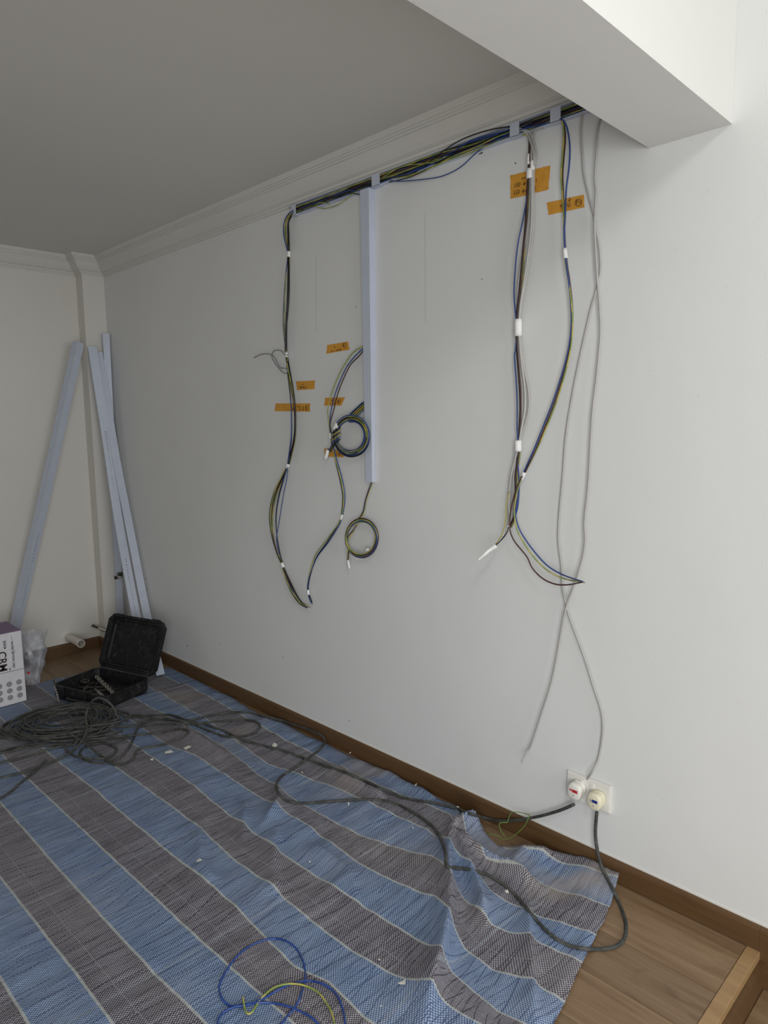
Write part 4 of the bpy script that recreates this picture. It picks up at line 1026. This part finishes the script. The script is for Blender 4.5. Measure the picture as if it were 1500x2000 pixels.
for a, b in ((o0, o2), (o2, i2), (i2, i1), (i1, i15), (i15, i0)):
    for k in range(n): bm.faces.new((a[k], a[(k + 1) % n], b[(k + 1) % n], b[k]))
bm.faces.new(o0[::-1]); bm.faces.new(i0)
bmobj('lid', bm, 'case', case)
for k in range(3):
    P = [mxl @ Vector((.03, .004 + k * .010, lh + .001 - k * .001)), mxl @ Vector((LW - .03, .004 + k * .010, lh + .001 - k * .001))]
    tube('hinge_bar', P, .0042, 'caseplain', case, 8)
for w in (.07, LW - .07):
    bm = bmesh.new(); box(bm, (w - .02, LH - .004, .018), (w + .02, LH + .004, lh + .002), .001, mxl); bmobj('latch_keeper', bm, 'caseplain', case)

def drill_bit(label, a, b, r, mat, flute=True):
    a, b = Vector(a), Vector(b); d = (b - a); L = d.length; d.normalize(); up = d.orthogonal().normalized(); s = d.cross(up)
    o = empty('drill_bit', a, label, 'drill bit', 'drill bits of the tool case')
    n, sd = 70, 12; v, f = [], []
    for i in range(n + 1):
        t = i / n; tw = t * L / (r * 3.4) * math.pi
        tip_ = 1 if t < .96 else max(.1, (1 - t) / .04)
        for k in range(sd):
            a_ = 2 * math.pi * k / sd; rr = r * tip_ * (.52 + .48 * (math.cos(2 * (a_ - tw)) > -.3)) if flute else r * tip_
            v.append(a + d * (t * L) + (up * math.cos(a_) + s * math.sin(a_)) * rr)
    for i in range(n):
        for k in range(sd):
            q = i * sd + k; w = i * sd + (k + 1) % sd; f.append((q, w, w + sd, q + sd))
    f.append(tuple(range(sd))[::-1]); f.append(tuple(n * sd + k for k in range(sd)))
    mesh('flute', v, f, mat, o)
    tube('shank', [a + d * .002, a - d * .012, a - d * .035], r * .62, 'dsteel', o, 8, raw=True)
    return o
def cp(w, d, z): return mxc @ Vector((w, d, z))
drill_bit('thick spiral drill bit lying diagonally across the open tool case', cp(.325, .17, .030), cp(.05, .055, .045), .0115, 'steel')
drill_bit('slim spiral drill bit leaning against the left front side of the tool case', PZ(107, 1337, .075), PZ(117, 1374, .018), .006, 'steel')
drill_bit('dark drill bit half buried at the left end of the tool case', cp(.20, .20, .022), cp(.06, .215, .026), .0055, 'dsteel')
drill_bit('thin dark drill bit crossing the others in the tool case', cp(.24, .10, .020), cp(.14, .235, .034), .0045, 'dsteel')
drill_bit('small dark drill bit in the middle of the tool case', cp(.18, .09, .018), cp(.10, .17, .030), .004, 'dsteel')
ad = empty('adapter_sleeve', cp(.25, .20, .03), 'pale metal adapter sleeve lying in the tool case', 'tool')
a_, b_ = cp(.185, .175, .036), cp(.30, .225, .034); dd = (b_ - a_).normalized()
tube('body', [a_, a_.lerp(b_, .3), a_.lerp(b_, .34), b_], lambda t: .006 if t < .4 else .0105, 'steel', ad, 12, raw=True)
tube('bore', [b_ - dd * .002, b_ + dd * .0006], .0075, 'caseplain', ad, 12, raw=True)
ck = empty('chuck_ring', cp(.05, .13, .03), 'dark steel ring lying near the hinge inside the tool case', 'tool')
rp = [cp(.055 + .022 * math.cos(t), .13 + .018 * math.sin(t), .042) for t in [k * math.pi / 10 for k in range(21)]]
tube('ring', rp, .005, 'dsteel', ck, 8, raw=True)
sp = empty('spanner', cp(.1, .2, .02), 'flat dark spanner lying at the left of the tool case', 'tool')
bm = bmesh.new(); mS = mxc @ Matrix.Translation((.11, .17, .030)) @ Matrix.Rotation(math.radians(55), 4, 'Z'); box(bm, (-.06, -.006, -.002), (.05, .006, .002), .001, mS); bmobj('shaft', bm, 'dsteel', sp)
rp = [mS @ Vector((.060 + .012 * math.cos(t), .012 * math.sin(t), 0)) for t in [k * math.pi / 8 for k in range(17)]]
tube('ring_end', rp, .004, 'dsteel', sp, 6, raw=True)
# small clutter
for k in range(9):
    rr = random.Random(80 + k); p = cp(.07 + rr.random() * .13, .10 + rr.random() * .11, .018 + .002 * k); q = p + Vector((rr.uniform(-.03, .03), rr.uniform(-.03, .03), .004))
    o = tube('screw_bit', [p, p.lerp(q, .5), q], lambda t: .0038 - .0012 * t, 'dsteel', None, 6, raw=True)
    tag(o, 'short dark bit in the jumble on the bottom of the tool case', 'screw bit', 'short bits jumbled in the tool case')

# ------------------------------------------------------------------ carton
BX1, BY0, BY1, BZ = -.7625, 3.66, 3.885, .372
cbx = empty('cable_carton', (BX1 - .14, 3.77, .008), 'white cable carton with purple top and grey dots, cut off by the left edge', 'carton')
bm = bmesh.new(); box(bm, (BX1 - .29, BY0, .008), (BX1, BY1, BZ), .001); bmobj('carton_body', bm, 'carton', cbx)
bm = bmesh.new(); box(bm, (BX1 - .291, BY0 + .0005, BZ), (BX1 + .001, BY1 + .001, BZ + .0025)); bmobj('top_flap', bm, 'purple', cbx)['label'] = 'purple top flap'
bm = bmesh.new(); box(bm, (BX1, BY0 + .001, .21), (BX1 + .0012, BY1, BZ + .001)); bmobj('side_panel', bm, 'purple', cbx)['label'] = 'purple side panel'
bm = bmesh.new(); box(bm, (BX1 - .29, BY0 - .0015, .176), (BX1 - .0, BY0, .1775)); bmobj('flap_slit', bm, 'ink', cbx)
for r in range(3):
    for c in range(5):
        x = BX1 - .0285 - c * .045; z = .0385 + r * .0345
        p = PY(40 - c * 14.5 - (2 - r) * 0 + (0), 1367, BY0)
        bm = bmesh.new(); bmesh.ops.create_cone(bm, cap_ends=True, segments=20, radius1=.0135, radius2=.0135, depth=.001, matrix=Matrix.Translation((x, BY0 - .0004, z + .006)) @ Matrix.Rotation(math.pi / 2, 4, 'X'))
        bmobj('printed_dot', bm, 'dots', cbx)
def text(parent, s, loc, size, rot, mat='ink', bold=0, name='printed_word', sx=1):
    cu = bpy.data.curves.new('t', 'FONT'); cu.body = s; cu.size = size; cu.extrude = .0004; cu.offset = bold
    o = bpy.data.objects.new('t', cu); C.objects.link(o); bpy.context.view_layer.update()
    me = bpy.data.meshes.new_from_object(o.evaluated_get(bpy.context.evaluated_depsgraph_get())); bpy.data.objects.remove(o)
    me.transform(Matrix.Translation(loc) @ rot @ Matrix.Diagonal((sx, 1, 1, 1)))
    me.materials.clear(); ob = link(name, me, mat, parent); ob['label'] = 'printed lettering'; return ob
# lettering reads downwards on the front face (face looks towards -y)
rdown = Matrix.Rotation(math.pi / 2, 4, 'X') @ Matrix.Rotation(-math.pi / 2, 4, 'Z')
FY = BY0 - .0008
text(cbx, 'CRM', (BX1 - .1115, FY, .286), .052, rdown, bold=.0007, sx=.94)
text(cbx, '>>>', (BX1 - .088, FY, .338), .026, rdown, bold=.0006, sx=.95)
text(cbx, 'HIGH SPEED', (BX1 - .050, FY, .328), .0135, rdown, sx=.62, bold=.0002)
text(cbx, 'N', (BX1 - .052, FY, .279), .024, rdown, sx=.62)
text(cbx, 'ETWORK CABLE', (BX1 - .050, FY, .2685), .0145, rdown, sx=.72, bold=.0002)
text(cbx, 'TM', (BX1 - .068, FY, .196), .009, rdown, bold=.0002)
tube('printed_line', [Vector((BX1 - .046, FY, .356)), Vector((BX1 - .046, FY, .345)), Vector((BX1 - .042, FY, .332))], .0008, 'ink', cbx, 4)

# ------------------------------------------------------------------ plastic bag
bgc = Vector((-.655, 3.87, 0)); v, f = [], []; nr, na = 26, 32
for j in range(nr + 1):
    t = j / nr; z = .008 + .285 * t
    w = (.030 + .040 * math.sin(min(1, t * 1.5) * math.pi / 2)) * (1 - .10 * t)
    for i in range(na):
        a = 2 * math.pi * i / na
        q = noise.noise(Vector((math.cos(a) * 1.6, math.sin(a) * 1.6, t * 4))) * .40 + noise.noise(Vector((math.cos(a) * 4, math.sin(a) * 4, t * 6 + 3))) * .12
        r = w * (1 + q)
        v.append(bgc + Vector((.012 * (t - .3) + r * math.cos(a), .75 * r * math.sin(a), z + .02 * noise.noise(Vector((a * 1.3, 2, t * 2))) * t)))
for j in range(nr):
    for i in range(na):
        a = j * na + i; b = j * na + (i + 1) % na; f.append((a, b, b + na, a + na))
f.append(tuple(range(na))[::-1])
bag = mesh('plastic_bag', v, f, 'bag', None, True); tag(bag, 'crumpled clear plastic bag standing behind the white carton', 'plastic bag')
p = PY(54, 1313, 3.80)
bm = bmesh.new(); bmesh.ops.create_uvsphere(bm, u_segments=10, v_segments=6, radius=.008, matrix=Matrix.Translation(p + Vector((0, -.015, 0))) @ Matrix.Diagonal((1, .2, .9, 1)))
bmobj('red_print', bm, 'redp', bag)

# ------------------------------------------------------------------ pipes and valve
pp = empty('waste_pipe', (-.321, YB, .105), 'white plastic pipe stub sticking out of the end wall above the skirting', 'pipe')
bm = bmesh.new(); n = 24; rows = []
for (y, r) in ((YB - .001, .0235), (YB - .20, .0235), (YB - .20, .0195), (YB - .05, .0195)):
    rows.append([bm.verts.new((-.321 + r * math.cos(2 * math.pi * k / n), y, .107 + r * math.sin(2 * math.pi * k / n))) for k in range(n)])
for a, b in zip(rows, rows[1:]):
    for k in range(n): bm.faces.new((a[k], a[(k + 1) % n], b[(k + 1) % n], b[k]))
bm.faces.new(rows[-1])
bmobj('pipe_wall', bm, 'pvc', pp, False)
bm = bmesh.new(); bmesh.ops.create_cone(bm, cap_ends=True, segments=24, radius1=.034, radius2=.027, depth=.006, matrix=Matrix.Translation((-.321, YB - .0035, .107)) @ Matrix.Rotation(math.pi / 2, 4, 'X')); bmobj('plaster_collar', bm, 'wallback', pp)
tp = empty('water_pipe', (-.172, YB, .146), 'short thin metal water pipe on the end wall just left of the tool case lid', 'pipe')
tube('stub', [Vector((-.172, YB - .001, .146)), Vector((-.172, YB - .06, .146)), Vector((-.170, YB - .10, .145))], .0075, 'dsteel', tp, 10)
tube('fitting', [Vector((-.170, YB - .10, .145)), Vector((-.166, YB - .135, .144)), Vector((-.160, YB - .175, .143))], .0095, 'chrome', tp, 12)
tube('wall_flange', [Vector((-.172, YB - .0005, .146)), Vector((-.172, YB - .006, .146))], .015, 'wallback', tp, 14, raw=True)
vc = PY(236, 1127, 4.115)
vv_ = empty('angle_valve', vc, 'small chrome stop valve with dark handle in front of the upright trunking', 'valve')
tube('body', [vc + Vector((-.026, .004, .0)), vc + Vector((.026, -.004, .002))], .0085, 'chrome', vv_, 12, raw=True)
tube('inlet', [vc, vc + Vector((0, .045, 0))], .006, 'chrome', vv_, 10, raw=True)
tube('end_cap', [vc + Vector((-.036, .006, -.001)), vc + Vector((-.026, .004, 0))], .0105, 'caseplain', vv_, 10, raw=True)
bm = bmesh.new(); box(bm, (vc.x - .017, vc.y - .012, vc.z + .010), (vc.x + .008, vc.y + .012, vc.z + .028), .002); bmobj('handle', bm, 'dsteel', vv_)
tube('collar', [vc + Vector((.026, -.004, .002)), vc + Vector((.036, -.005, .002))], .012, 'pvc', vv_, 12, raw=True)
